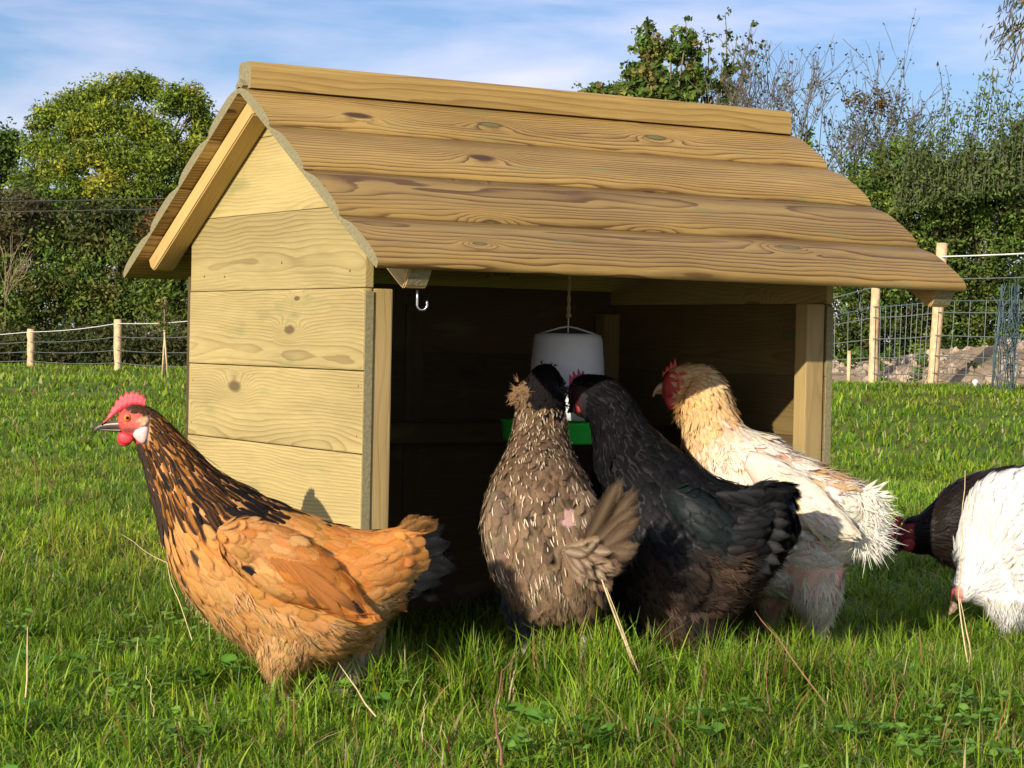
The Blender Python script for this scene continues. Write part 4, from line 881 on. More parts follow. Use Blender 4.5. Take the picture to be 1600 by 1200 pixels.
# wing folded on the left flank
for sg, pr in ((1, [(765, 772, 800, 790), (757, 800, 815, 812), (757, 840, 830, 850), (768, 880, 845, 885), (790, 915, 850, 915), (815, 932, 850, 930)]), (2, [(925, 772, 890, 790), (934, 800, 885, 815), (938, 840, 890, 850), (938, 870, 900, 885), (935, 892, 905, 905)])):
    LW = Loft([(a, b_, c, d, 3.80-.012*i+(.0 if i else .02), .018+.012*math.sin(i)) for i, (a, b_, c, d) in enumerate(pr)], 40); mb = MB(); LW.mesh(mb, 16); wg = mb.build('wing', M_skin, H2); paint(wg, lambda x, y, co: np.tile(GB, (len(x), 1)))
    def f(t, ph, P, T, Nn): n = len(t); A = jitter(V3(.21, .145, .09), n, .15); return dict(L=np.interp(t, [0, 1], [.032, .055]), W=.020, lift=.10, A=A, E=A*1.25, T=A*1.5, mess=.08, rag=.05)
    build_f('wing_feathers', [plume(LW, lambda t: .012, 0, .9, f), shafts(LW, 130, .05, .9, lambda x, y: y > 0, .024, .0026, SH2)], M_feather, wg)
q = []; bs, tp, ca = [], [], []
fan = [(978, 748), (986, 760), (990, 778), (996, 796), (997, 815), (992, 838), (988, 858), (982, 878), (974, 898), (955, 914)]
for i, (x, y) in enumerate(fan):
    for dd in range(3):
        f_ = i/(len(fan)-1); bs.append((905+R.rand()*18, 868+f_*18, 3.70)); tp.append((x+R.randn()*5, y+R.randn()*6, 3.60+.05*dd+.04*f_)); ca.append(jitter(V3(.085, .053, .033)*(1+.9*f_), 1)[0])
ca = np.array(ca); quills(q, bs, tp, .034, ca*.85, ca*.95, ca*1.25, bend=.08, rag=.0, shaft=V3(.2, .14, .085), point=.15)
bs, tp, ca = [], [], []
for i in range(40):
    a = R.rand()*1.9-.35; r_ = 34+26*R.rand(); bs.append((878+R.rand()*30, 850+R.rand()*24, 3.70)); tp.append((bs[-1][0]+r_*math.cos(a-.2), bs[-1][1]+r_*math.sin(a+.2), 3.62+.03*R.rand())); ca.append(jitter(V3(.21, .14, .085), 1)[0])
ca = np.array(ca); quills(q, bs, tp, .022, ca, ca*1.15, ca*1.35, bend=.10, rag=.0, shaft=V3(.45, .34, .23), point=.25)
build_f('tail', q, M_feather, H2)
pf_ = at(818, 618, 4.13); n = 170; P = pf_+R.randn(n, 3)*.008; D = P-pf_; D += -cr*.5+cu*.15; D = D/np.linalg.norm(D, axis=1)[:, None]
D = R.randn(n, 3)*.6-cr*.75+cu*.1-fw*.3; D /= np.linalg.norm(D, axis=1)[:, None]
fl = [fluff_mesh(P, D, np.tile(-fw, (n, 1)), .015, jitter(V3(.27, .165, .085), n), 7, .35, .0008, .1)]
pf_ = at(856, 578, 4.20); P = pf_+R.randn(n, 3)*np.array([.006, .006, .006]); D = R.randn(n, 3)*.6+cu*.4-fw*.2; D /= np.linalg.norm(D, axis=1)[:, None]; fl.append(fluff_mesh(P[:60], D[:60], np.tile(-fw, (60, 1)), .009, jitter(BLK*1.6, 60), 7, .3, .0008, .1))
pf_ = at(876, 618, 4.14); P = pf_+R.randn(n, 3)*.01; D = R.randn(n, 3)*.6+cr*.5+cu*.1; D /= np.linalg.norm(D, axis=1)[:, None]; fl.append(fluff_mesh(P[:90], D[:90], np.tile(-fw, (90, 1)), .011, jitter(V3(.04, .04, .042), 90), 7, .3, .0008, .1))
fl.append(fluff_on(L2, 300, lambda x, y, t, c: y > 880, .026, lambda x, y: jitter(V3(.30, .22, .15), len(x), .15), H2, 'f'))
fl.append(fluff_on(T2a, 260, lambda x, y, t, c: t > .05, .02, lambda x, y: jitter(V3(.10, .10, .115), len(x), .15), H2, 'f', down=.8))
fl.append(fluff_on(T2b, 160, lambda x, y, t, c: t > .3, .02, lambda x, y: jitter(V3(.30, .22, .15), len(x), .15), H2, 'f', down=.8))
build_f('down', fl, M_fluff, H2)
mb = MB(); Loft([(842, 575, 858, 577, 4.235, .008), (844, 580, 856, 582, 4.25, .005), (848, 586, 852, 587, 4.265, .001)], 16).mesh(mb, 12); bk_ = mb.build('beak', M_beak, H2); paint(bk_, lambda x, y, co: np.tile(V3(.1, .08, .06), (len(x), 1)))
leg([(822, 985, 3.80), (822, 1000, 3.80), gfoot(822, 3.80)], .0065, H2); leg([(912, 970, 3.82), (912, 1000, 3.82), gfoot(912, 3.82)], .0065, H2)
fix(H2)

# ---- black hen
H3 = hen('glossy black hen with brown fluffy underparts standing between the grey brown and cream hens', gfoot(1080, 3.93))
rows = [(890, 598, 893, 640, 4.17, .012), (902, 589, 902, 650, 4.16, .022), (925, 586, 915, 656, 4.14, .028), (955, 592, 928, 664, 4.12, .032), (982, 616, 930, 690, 4.09, .038), (1004, 650, 931, 730, 4.06, .048),
        (1034, 682, 934, 785, 4.02, .065), (1072, 712, 938, 850, 3.98, .088), (1112, 742, 952, 915, 3.95, .105), (1148, 757, 988, 975, 3.93, .112), (1178, 760, 1050, 1002, 3.92, .108), (1204, 757, 1118, 985, 3.90, .09),
        (1222, 760, 1172, 930, 3.89, .065), (1231, 785, 1206, 880, 3.88, .035), (1232, 815, 1218, 858, 3.87, .015)]
L3 = Loft(rows); T3a = Loft([(1010, 950, 1120, 960, 3.89, .06), (1030, 985, 1130, 990, 3.89, .055), (1062, 1008, 1122, 1010, 3.89, .035), (1085, 1028, 1110, 1028, 3.89, .012)], 26)
T3b = Loft([(985, 940, 1070, 950, 3.97, .06), (990, 975, 1050, 985, 3.97, .045), (1005, 1000, 1035, 1002, 3.97, .02)], 26)
mb = MB(); L3.mesh(mb); T3a.mesh(mb, 18); T3b.mesh(mb, 18); bd = remeshed(mb, 'body', .006); bd.parent = H3
def f(x, y, co): c = np.tile(V3(.012, .011, .012), (len(x), 1)); c[(y > 880)] = (.05, .03, .02); c[(x < 908) & (y > 604)] = (.035, .010, .012); return c
paint(bd, f)
def f(t, ph, P, T, Nn):
    n = len(t); x, y = to_px(P); A = jitter(V3(.006, .006, .0065), n, .2); E_ = jitter(V3(.010, .0105, .011), n, .2); Tp = jitter(V3(.012, .013, .013), n, .2)
    br = (y > 815+.15*(x-950)) & (x < 1240); kk = np.clip((y-850)/130, 0, 1)*(.6+.4*wob(x, y, .05, 61)); mixc = cmix(A, jitter(V3(.105, .062, .040), n, .25), np.where(br, kk, 0)); E_ = cmix(E_, jitter(V3(.12, .075, .048), n, .2), np.where(br, kk, 0)); Tp = cmix(Tp, mixc, np.where(br, kk, 0))
    gl = (t < .5) & (R.rand(n) < .25) & (t > .2); E_[gl] = V3(.07, .065, .06)  # light glints on the neck, painted as pale feather edges
    return dict(L=np.interp(t, [0, .12, .3, .5, .7, 1], [.009, .013, .034, .036, .040, .05]), W=np.interp(t, [0, .2, .4, .6, 1], [.006, .009, .010, .018, .024]), lift=np.interp(t, [0, .5, 1], [.13, .15, .18]), bend=.13, A=mixc, E=E_, T=Tp, mess=.1, down=np.where(np.cos(ph) < 0, .3, 0)*(t > .5), edge=.6, tip=.8, keep=~((x < 914) & (y > 603) & (np.cos(ph) < .8)))
pl = [plume(L3, lambda t: float(np.interp(t, [0, .2, .4, .6, 1], [.005, .007, .009, .0125, .014])), .03, .97, f)]
build_f('plumage', pl, M_fblack, H3)
LW = Loft([(1052, 762, 1040, 785, 3.865, .012), (1075, 760, 1052, 822, 3.855, .022), (1105, 775, 1078, 855, 3.845, .026), (1135, 800, 1105, 880, 3.84, .024), (1165, 830, 1130, 898, 3.84, .016), (1180, 860, 1160, 900, 3.845, .006)], 40)
mb = MB(); LW.mesh(mb, 18); wg = mb.build('wing', M_skin, H3); paint(wg, lambda x, y, co: np.tile(BLK, (len(x), 1)))
def f(t, ph, P, T, Nn): n = len(t); A = jitter(V3(.008, .012, .012), n, .2); return dict(L=np.interp(t, [0, 1], [.030, .055]), W=np.interp(t, [0, 1], [.022, .026]), lift=.13, A=A, E=A*1.7, T=A*1.8, mess=.07)
build_f('wing_feathers', [plume(LW, lambda t: .014, 0, .9, f)], M_fblack, wg)
LW = Loft([(1052, 762, 1040, 785, 4.06, .012), (1075, 760, 1052, 822, 4.07, .022), (1105, 775, 1078, 855, 4.06, .026), (1135, 800, 1105, 880, 4.04, .024), (1165, 830, 1130, 898, 4.02, .016), (1180, 860, 1160, 900, 4.0, .006)], 40)
mb = MB(); LW.mesh(mb, 18); wg = mb.build('wing', M_skin, H3); paint(wg, lambda x, y, co: np.tile(BLK, (len(x), 1)))
build_f('wing_feathers', [plume(LW, lambda t: .014, 0, .9, f)], M_fblack, wg)
q = []; bs, tp = [], []
for i, (x, y) in enumerate([(1205, 752), (1218, 756), (1228, 768), (1232, 785), (1234, 805), (1234, 825), (1232, 845), (1226, 862), (1216, 880), (1205, 897)]):
    for dd in range(3): f_ = i/9; bs.append((1150+f_*6, 792+f_*55, 3.87)); tp.append((x+R.randn()*2, y+R.randn()*3, 3.82+.04*dd))
quills(q, bs, tp, .028, V3(.006, .006, .007), V3(.008, .009, .009), V3(.008, .009, .009), bend=.08, point=.0, rag=0.)
bs, tp = [], []
for i in range(50):
    f_ = R.rand(); bs.append((1105+R.rand()*55, 765+f_*110, 3.83+.02*R.rand())); tp.append((bs[-1][0]+38+18*R.rand(), bs[-1][1]+8+f_*20, bs[-1][2]-.012))
quills(q, bs, tp, .020, V3(.007, .0075, .008), V3(.008, .009, .0095), V3(.009, .010, .010), bend=.12, rag=0., point=.05)
build_f('tail', q, M_fblack, H3)
bc = lambda x, y: cmix(jitter(V3(.022, .017, .015), len(x), .2), jitter(V3(.15, .092, .060), len(x), .2), np.clip((wob(x, y, .045, 61)+.3+(y-930)/240), 0, 1)*.85)
fl = [fluff_on(L3, 1300, lambda x, y, t, c: (y > 840+.12*(x-950)), .032, bc, H3, 'f', spread=.4), fluff_on(T3a, 420, lambda x, y, t, c: t > .02, .028, bc, H3, 'f', down=.9), fluff_on(T3b, 380, lambda x, y, t, c: t > .02, .028, bc, H3, 'f', down=.9)]
build_f('down', fl, M_fluff, H3)
base = [(889, 603), (894, 600), (899, 597), (904, 594), (910, 591), (916, 590)]; b2 = crom(base, 16); t0 = crom([(889, 588), (893, 585), (898, 583), (904, 581), (909, 580), (914, 582)], 16); ser = [0, 4, 6, 0, 0, 6, 8, 0, 0, 7, 9, 0, 0, 5, 6, 0]
strip_comb(b2.tolist(), [(x-.2*s_e, y-s_e+4) for (x, y), s_e in zip(t0, ser)], 4.15, .003, (.34, .02, .04), H3)
pillow([(900, 634), (910, 632), (918, 638), (914, 646), (903, 645)], 4.128, .005, (.26, .02, .02), H3, 'wattle'); pillow([(900, 634), (910, 632), (918, 638), (914, 646), (903, 645)], 4.19, .005, (.26, .02, .02), H3, 'wattle')
pillow([(908, 612), (914, 607), (920, 612), (920, 622), (914, 627), (909, 622)], 4.128, .004, (.52, .20, .22), H3, 'earlobe')
beak([(897, 625, 905, 632, 4.16, .008), (892, 632, 900, 638, 4.165, .006), (888, 639, 894, 643, 4.17, .003), (886, 645, 888, 646, 4.17, .0006)], [(897, 634, 903, 639, 4.16, .006), (893, 640, 898, 643, 4.165, .003), (890, 644, 892, 645, 4.17, .0006)], ((.03, .025, .022), (.05, .045, .04)), H3)
eye(903, 612, 4.139, .0045, H3); leg([(1097, 1010, 3.89), (1097, 1025, 3.89), gfoot(1098, 3.89)], .0080, H3); leg([(1020, 985, 3.97), (1020, 1000, 3.97), gfoot(1020, 3.97)], .0075, H3)
fix(H3)

# ---- cream hen with moulting white back
H4 = hen('cream and orange necked hen with a ragged white moulting back and red face', gfoot(1240, 4.2))
rows = [(1032, 600, 1034, 622, 4.31, .012), (1044, 582, 1042, 634, 4.31, .022), (1062, 573, 1052, 642, 4.30, .028), (1090, 571, 1060, 652, 4.30, .032), (1116, 582, 1066, 664, 4.29, .035), (1134, 606, 1070, 688, 4.28, .042), (1146, 640, 1076, 722, 4.26, .052),
        (1166, 668, 1086, 780, 4.24, .070), (1200, 680, 1105, 850, 4.22, .09), (1240, 704, 1145, 905, 4.20, .10), (1282, 726, 1200, 930, 4.18, .10), (1316, 742, 1252, 930, 4.16, .085), (1342, 754, 1296, 905, 4.15, .065), (1360, 772, 1328, 870, 4.14, .04), (1370, 795, 1350, 845, 4.13, .02)]
L4 = Loft(rows); T4a = Loft([(1215, 880, 1320, 890, 4.14, .05), (1230, 925, 1312, 930, 4.14, .045), (1250, 955, 1300, 958, 4.14, .03), (1266, 980, 1286, 982, 4.14, .012)], 26); T4b = Loft([(1160, 890, 1240, 900, 4.24, .05), (1178, 940, 1226, 945, 4.24, .03), (1192, 972, 1208, 974, 4.24, .011)], 26)
mb = MB(); L4.mesh(mb); T4a.mesh(mb, 18); T4b.mesh(mb, 18); bd = remeshed(mb, 'body', .006); bd.parent = H4
def f(x, y, co):
    c = np.tile(V3(.66, .44, .30), (len(x), 1)); n_ = wob(x, y, .09, 71)+.5*wob(x, y, .25, 72); c = cmix(c, np.tile(V3(.66, .26, .21), (len(x), 1)), np.clip(n_*2+.1, 0, 1)); c[(x < 1090) & (y < 640) & (y > 575) & (x+.4*(y-600) < 1066)] = (.50, .055, .04); return c
paint(bd, f)
CR, OR_, WH = V3(.74, .53, .27), V3(.66, .36, .12), V3(.80, .73, .60)
def f(t, ph, P, T, Nn):
    n = len(t); x, y = to_px(P); c = np.cos(ph); k = np.clip((t-.42)/.1+.2*R.randn(n), 0, 1); A = cmix(cmix(jitter(CR, n, .08), jitter(OR_, n, .1), np.clip(.5+wob(x, y, .06, 73)*1.6, 0, 1)*.75), jitter(WH, n, .06), k)
    bare = (wob(x, y, .09, 71)+.5*wob(x, y, .25, 72) > .08) & (t > .46) & (y > 690) & (np.sin(ph) < .3); face = (x+.4*(y-600) < 1064) & (y > 580)
    oc = (x > 1265) & (y < 760) & (c > .3); A[oc] = jitter(V3(.66, .42, .19), oc.sum(), .1)
    return dict(L=np.interp(t, [0, .12, .3, .5, .7, 1], [.010, .016, .034, .034, .038, .045]), W=np.interp(t, [0, .2, .4, .6, 1], [.006, .009, .011, .013, .016]), lift=.2, bend=.14, A=A, E=A*1.1, T=np.minimum(A*1.15, .9), mess=.17, rag=.1, keep=~face & ~(bare & (R.rand(n) < .8)), down=np.where(t > .45, .1, 0), shaft=None)
pl = [plume(L4, lambda t: float(np.interp(t, [0, .2, .4, .6, 1], [.005, .007, .0085, .0105, .0125])), .03, .97, f)]
build_f('plumage', pl, M_feather, H4)
for sg in (-1, 1):
    wd_ = 4.18+sg*.095; LW = Loft([(1172, 705, 1162, 730, wd_, .012), (1205, 712, 1185, 765, wd_, .02), (1245, 735, 1215, 795, wd_+sg*-.004, .022), (1285, 765, 1250, 820, wd_-.01, .018), (1315, 800, 1290, 838, wd_-.02, .012), (1335, 825, 1322, 842, wd_-.025, .005)], 40)
    mb = MB(); LW.mesh(mb, 16); wg = mb.build('wing', M_skin, H4); paint(wg, lambda x, y, co: np.tile(V3(.74, .56, .44), (len(x), 1)))
    def f(t, ph, P, T, Nn): n = len(t); A = jitter(V3(.82, .74, .60), n, .05); return dict(L=.042, W=.008, lift=.08, A=A, E=A, T=A, mess=.09, keep=(t > .12) & (R.rand(n) < .8))
    pw = [plume(LW, lambda t: .0095, 0, .9, f)]; q = []; tt = np.linspace(0, 1, 9)
    quills(q, [(1205+40*t, 740+25*t, wd_-.018) for t in tt], [(1290+38*t, 850-20*t, wd_-.03) for t in tt], .020, V3(.76, .58, .33), V3(.84, .72, .5), V3(.84, .74, .55), bend=.04, nn=-fw*-sg, rag=.05)
    build_f('wing_feathers', pw+q, M_feather, wg)
q = []; bs, tp, ca = [], [], []
for i in range(90):
    f_ = R.rand(); bs.append((1322+R.rand()*26, 772+f_*60, 4.12+.04*R.rand())); a = -.5+f_*1.75+R.randn()*.1; r_ = 36+14*R.rand(); tp.append((min(bs[-1][0]+r_*math.cos(a), 1388), bs[-1][1]+r_*math.sin(a)+8, 4.08+.08*R.rand())); ca.append(jitter(V3(.84, .78, .66), 1, .05)[0])
quills(q, bs, tp, .010, np.array(ca), np.array(ca), np.array(ca), bend=.3, rag=.1, point=.6)
build_f('tail', q, M_feather, H4)
wc = lambda x, y: jitter(V3(.82, .74, .60), len(x), .06)
fl = [fluff_on(L4, 900, lambda x, y, t, c: (t > .5) & (y > 690), .024, wc, H4, 'f', spread=.5, lift=.2), fluff_on(T4a, 520, lambda x, y, t, c: t > .02, .026, wc, H4, 'f', down=.9), fluff_on(T4b, 260, lambda x, y, t, c: t > .02, .026, lambda x, y: jitter(V3(.62, .42, .28), len(x), .1), H4, 'f', down=.9),
      fluff_on(L4, 500, lambda x, y, t, c: (t < .5) & (t > .12), .022, lambda x, y: jitter(V3(.78, .56, .28), len(x), .08), H4, 'f', spread=.25, lift=.1)]
n = 300; P = np.array([at(1335+R.rand()*32, 768+R.rand()*75, 4.10+.05*R.rand()) for _ in range(n)]); D = R.randn(n, 3)*.32+cr*.55-cu*.8; D /= np.linalg.norm(D, axis=1)[:, None]
fl.append(fluff_mesh(P, D, np.tile(-fw, (n, 1)), .036, jitter(V3(.86, .82, .72), n, .04), 6, .3, .0010, .05, seg=5, curl=.6))
build_f('down', fl, M_fluff, H4)
b2 = crom([(1034, 590), (1039, 584), (1045, 579), (1052, 576), (1060, 574)], 16); t0 = crom([(1034, 583), (1039, 577), (1045, 571), (1051, 567), (1057, 566)], 16); ser = [0, 2, 4, 0, 0, 3, 5, 0, 0, 5, 8, 0, 0, 7, 10, 0]
strip_comb(b2.tolist(), [(x-.1*s_e, y-s_e+3) for (x, y), s_e in zip(t0, ser)], 4.30, .003, (.60, .06, .05), H4)
pillow([(1040, 622), (1052, 618), (1062, 624), (1060, 636), (1049, 640), (1041, 633)], 4.276, .006, (.60, .045, .04), H4, 'wattle'); pillow([(1040, 622), (1052, 618), (1062, 624), (1060, 636), (1049, 640), (1041, 633)], 4.33, .006, (.6, .045, .04), H4, 'wattle')
pillow([(1060, 592), (1067, 594), (1069, 606), (1065, 620), (1060, 616), (1058, 602)], 4.27, .004, (.62, .10, .07), H4, 'earlobe')
beak([(1040, 596, 1040, 612, 4.31, .009), (1031, 599, 1031, 612, 4.31, .007), (1024, 606, 1025, 615, 4.31, .004), (1019, 618, 1021, 621, 4.31, .0008)], [(1040, 611, 1040, 618, 4.31, .007), (1032, 612, 1032, 616, 4.31, .004), (1026, 614, 1026, 616, 4.31, .001)], ((.60, .38, .20), (.55, .36, .18)), H4)
eye(1047, 601, 4.291, .0048, H4); eye(1047, 601, 4.329, .0048, H4, True)
M_yshank = simple('yellow shank', (.50, .36, .20), .6, noise=.25, scale=200, bump=.5)
leg([(1276, 975, 4.14), (1276, 990, 4.14), gfoot(1277, 4.14)], .0085, H4, M_yshank); leg([(1199, 965, 4.24), (1197, 980, 4.24), gfoot(1196, 4.24)], .008, H4, M_yshank)
fix(H4)

# ---- the two hens at the right edge
def simple_hen(label, foot, rows, thighs, cA, cE, sp, mat, face, fluffc, tailr, legs, comb=None, wat=None, bk=None, ey=None, shift=0):
    H = hen(label, foot); Lf = Loft(rows); Th = [Loft(r_, 24) for r_ in thighs]; mb = MB(); Lf.mesh(mb)
    for q in Th: q.mesh(mb, 16)
    bd = remeshed(mb, 'body', .006); bd.parent = H; c0 = V3(*cA)
    paint(bd, lambda x, y, co: np.where(face(x, y)[:, None], V3(.20, .02, .022) if cA[0] < .3 else V3(.55, .22, .19), c0*.9))
    def f(t, ph, P, T, Nn):
        n = len(t); x, y = to_px(P); A = jitter(c0, n, .10); return dict(L=np.interp(t, [0, .12, .3, .6, 1], [.010, .014, .030, .038, .05]), W=np.interp(t, [0, .2, .4, .6, 1], [.006, .008, .011, .020, .024]), lift=.14, A=A, E=np.tile(V3(*cE), (n, 1)), T=np.minimum(A*1.2, .92), keep=~face(x, y), mess=.1, edge=.55)
    build_f('plumage', [plume(Lf, lambda t: float(np.interp(t, [0, .2, .4, .6, 1], [.005, .007, .009, .013, .014])), .02, .97, f)], mat, H)
    fl = [fluff_on(Lf, 500, lambda x, y, t, c: (t > .35) & (c < .3), .024, lambda x, y: jitter(V3(*fluffc), len(x), .08), H, 'f')]+[fluff_on(q, 350, lambda x, y, t, c: t > .02, .024, lambda x, y: jitter(V3(*fluffc), len(x), .08), H, 'f', down=.8) for q in Th]
    build_f('down', fl, M_fluff, H)
    q = []; quills(q, *tailr, .03, c0, V3(*cE), c0, bend=.06); build_f('tail', q, mat, H)
    for l in legs: leg(l, .0075, H, M_yshank)
    if comb: strip_comb(crom(comb[0], 14).tolist(), crom(comb[1], 14).tolist(), comb[2], .003, (.50, .03, .04) if cA[0] < .3 else (.50, .12, .11), H)
    if wat: pillow(wat[0], wat[1], .005, (.30, .02, .025), H, 'wattle')
    if bk: beak(bk[0], bk[1], ((.10, .08, .06), (.08, .07, .06)) if cA[0] < .3 else ((.5, .3, .22), (.5, .36, .22)), H)
    if ey: eye(*ey, .0045, H)
    fix(H); return H
w5 = 4.86
simple_hen('dark brown black hen pecking with its red comb low, partly behind the white hen', gfoot(1600, w5),
    [(1405, 826, 1399, 846, w5, .012), (1416, 812, 1408, 856, w5, .024), (1436, 804, 1426, 862, w5, .030), (1456, 788, 1450, 866, w5, .036), (1476, 768, 1470, 876, w5, .052), (1508, 748, 1500, 892, w5+.01, .078), (1550, 734, 1540, 905, w5+.02, .10), (1600, 728, 1590, 910, w5+.03, .105), (1645, 724, 1638, 900, w5+.04, .09), (1685, 716, 1680, 860, w5+.05, .06), (1712, 706, 1712, 810, w5+.06, .025)],
    [[(1545, 880, 1640, 885, w5, .05), (1560, 915, 1620, 918, w5, .035), (1580, 940, 1602, 941, w5, .012)]], (.011, .0075, .006), (.030, .018, .013), .01, M_fblack,
    lambda x, y: (x < 1428) & (y > 818) & (y < 852), (.03, .02, .016), ([(1690, 760+6*i, w5+.05) for i in range(6)], [(1745+6*i, 690+14*i, w5+.05+.01*i) for i in range(6)]), [[(1590, 932, w5), (1590, 945, w5), gfoot(1590, w5)]],
    comb=([(1412, 812), (1406, 820), (1402, 830), (1399, 840)], [(1404, 806), (1394, 812), (1390, 828), (1390, 846)], w5-.003), wat=([(1412, 844), (1424, 842), (1430, 850), (1424, 862), (1414, 860), (1410, 850)], w5-.03),
    bk=([(1408, 838, 1416, 850, w5, .009), (1402, 848, 1410, 856, w5, .006), (1399, 858, 1403, 861, w5, .003), (1398, 866, 1399, 867, w5, .0005)], [(1410, 848, 1416, 853, w5, .006), (1406, 856, 1410, 859, w5, .003), (1403, 863, 1404, 864, w5, .0005)]), ey=(1423, 830, w5-.025))
w6 = 4.5
simple_hen('plump white hen cut off by the right edge with its head down in the grass', gfoot(1610, w6),
    [(1490, 930, 1500, 945, w6-.05, .012), (1492, 912, 1512, 940, w6-.05, .024), (1498, 892, 1530, 945, w6-.04, .032), (1502, 860, 1552, 955, w6-.03, .045), (1508, 815, 1580, 970, w6-.01, .07), (1520, 770, 1620, 985, w6, .095), (1552, 744, 1668, 985, w6, .11), (1600, 732, 1715, 960, w6+.01, .108), (1655, 722, 1750, 920, w6+.02, .09), (1710, 706, 1776, 860, w6+.03, .06), (1760, 690, 1790, 790, w6+.04, .025)],
    [[(1535, 930, 1625, 935, w6-.05, .05), (1548, 958, 1612, 962, w6-.05, .035), (1566, 980, 1592, 982, w6-.05, .014)], [(1620, 930, 1700, 935, w6+.03, .05), (1636, 960, 1684, 962, w6+.03, .03), (1650, 980, 1670, 982, w6+.03, .012)]],
    (.80, .78, .74), (.84, .82, .78), .01, M_feather, lambda x, y: (x < 1506) & (y > 918), (.84, .82, .78), ([(1770, 740+6*i, w6+.04) for i in range(6)], [(1835+5*i, 640+16*i, w6+.04+.01*i) for i in range(6)]), [[(1579, 975, w6-.05), (1580, 985, w6-.05), gfoot(1580, w6-.05)], [(1660, 975, w6+.03), (1660, 985, w6+.03), gfoot(1660, w6+.03)]],
    comb=([(1493, 920), (1490, 927), (1488, 934), (1487, 942)], [(1489, 917), (1486, 925), (1485, 934), (1485, 943)], w6-.05), wat=None,
    bk=([(1488, 938, 1497, 946, w6-.05, .009), (1484, 948, 1491, 954, w6-.05, .006), (1482, 958, 1485, 961, w6-.05, .001)], [(1491, 946, 1497, 950, w6-.05, .006), (1487, 956, 1490, 958, w6-.05, .001)]))
# ------------------------------------------------------------------ fences
def gz(px, wd):
    P = at(px, 600, wd); return np.array([P[0], P[1], float(height(P[0], P[1]))])
def post(px, top, wd, r, parent, lean=0.):
    b = gz(px, wd); t = at(px+lean, top, wd); mb = MB(); Q = np.linspace(b-np.array([0, 0, .1]), t, 9); Q[:, :2] += R.randn(9, 2)*r*.05
    mb.tube(Q, r*(1+.05*R.randn(9)), 14); return mb.build('post', M_stake, parent)
def wire(mb, A, Bp, r, sag=.0, k=5, n=12):
    t = np.linspace(0, 1, n)[:, None]; Q = np.array(A)*(1-t)+np.array(Bp)*t; Q[:, 2] -= sag*4*(t*(1-t))[:, 0]; mb.tube(Q, r, k, cap=False)
fA = empty('wire_fence', tuple(gz(120, 34)), 'low wire and white rope fence on round posts before the hedge at far left', 'fence')
LP = [(-190, 528, 37.5), (48, 514, 35), (184, 499, 33), (330, 490, 31), (520, 480, 29), (740, 470, 27)]
for px_, ty_, w_ in LP: post(px_, ty_, w_, .058, fA)
for fr, rr, mt, nm in ((.92, .006, M_rope, 'electric_rope'), (.66, .006, M_wire, 'wire'), (.40, .006, M_wire, 'wire'), (.16, .006, M_wire, 'wire'), (.02, .006, M_wire, 'wire')):
    mb = MB()
    for i in range(len(LP)-1):
        e = []
        for px_, ty_, w_ in LP[i:i+2]: b = gz(px_, w_); t = at(px_, ty_, w_); e.append(b*(1-fr)+t*fr)
        wire(mb, e[0]-fw*.06, e[1]-fw*.06, rr*.85, .03)
    mb.build(nm, mt, fA)
fix(fA)
fB = empty('wire_fence', tuple(gz(1460, 18)), 'tall stock netting fence on peeled posts beside the rubble heap at right', 'fence')
RP = [(1130, 478, 20.2, 0, .062), (1364, 440, 18.5, 4, .040), (1456, 380, 18, 17, .046), (1790, 360, 15.8, 0, .05)]
for px_, ty_, w_, ln_, r_ in RP: post(px_, ty_, w_, r_, fB, ln_)
ends = {}
for i, (px_, ty_, w_, ln_, r_) in enumerate(RP): ends[i] = (gz(px_, w_), at(px_+ln_, ty_ if i != 1 else 396, w_))
for fr, rr, mt, nm in ((.905, .006, M_rope, 'electric_rope'), (.75, .005, M_wire, 'wire'), (.60, .0045, M_net, 'wire'), (.52, .0045, M_wire, 'wire'), (.36, .0045, M_wire, 'wire'), (.22, .004, M_wire, 'wire'), (.10, .004, M_wire, 'wire')):
    mb = MB()
    for i in range(3):
        e = [ends[j][0]*(1-fr)+ends[j][1]*fr for j in (i, i+1)]; wire(mb, e[0]-fw*.05, e[1]-fw*.05, rr, .01)
    mb.build(nm, mt, fB)
mb = MB()
for i in range(3):
    for t in np.linspace(0, 1, 13)[:-1]:
        b_ = ends[i][0]*(1-t)+ends[i+1][0]*t; tp_ = ends[i][1]*(1-t)+ends[i+1][1]*t; wire(mb, b_-fw*.05, b_*.40+tp_*.60-fw*.05-np.array([0, 0, 0]), .0032, 0, 4, 3)
mb.build('netting', M_wire, fB)
fix(fB)
b = gz(1326, 17.5); mb = MB(); mb.tube([b-np.array([0, 0, .1]), at(1327, 548, 17.5)], .016, 8); tag(mb.build('marker_stake', M_stake), 'short thin pale stake standing beside the right corner of the shelter', 'stake')
b = at(1524, 597, 16.8); mb = MB(); mb.ball(b, .024, 12, 8, (1, 1, .9)); mb.ball(b-np.array([.0, .0, .02]), .014, 10, 6); mb.tube([b-np.array([0, 0, .02]), gz(1524, 16.8)], .006, 6); tag(mb.build('fence_insulator', simple('white ceramic', (.8, .8, .8), .4, noise=.05)), 'small round white insulator on a short pin near the rubble heap', 'insulator')
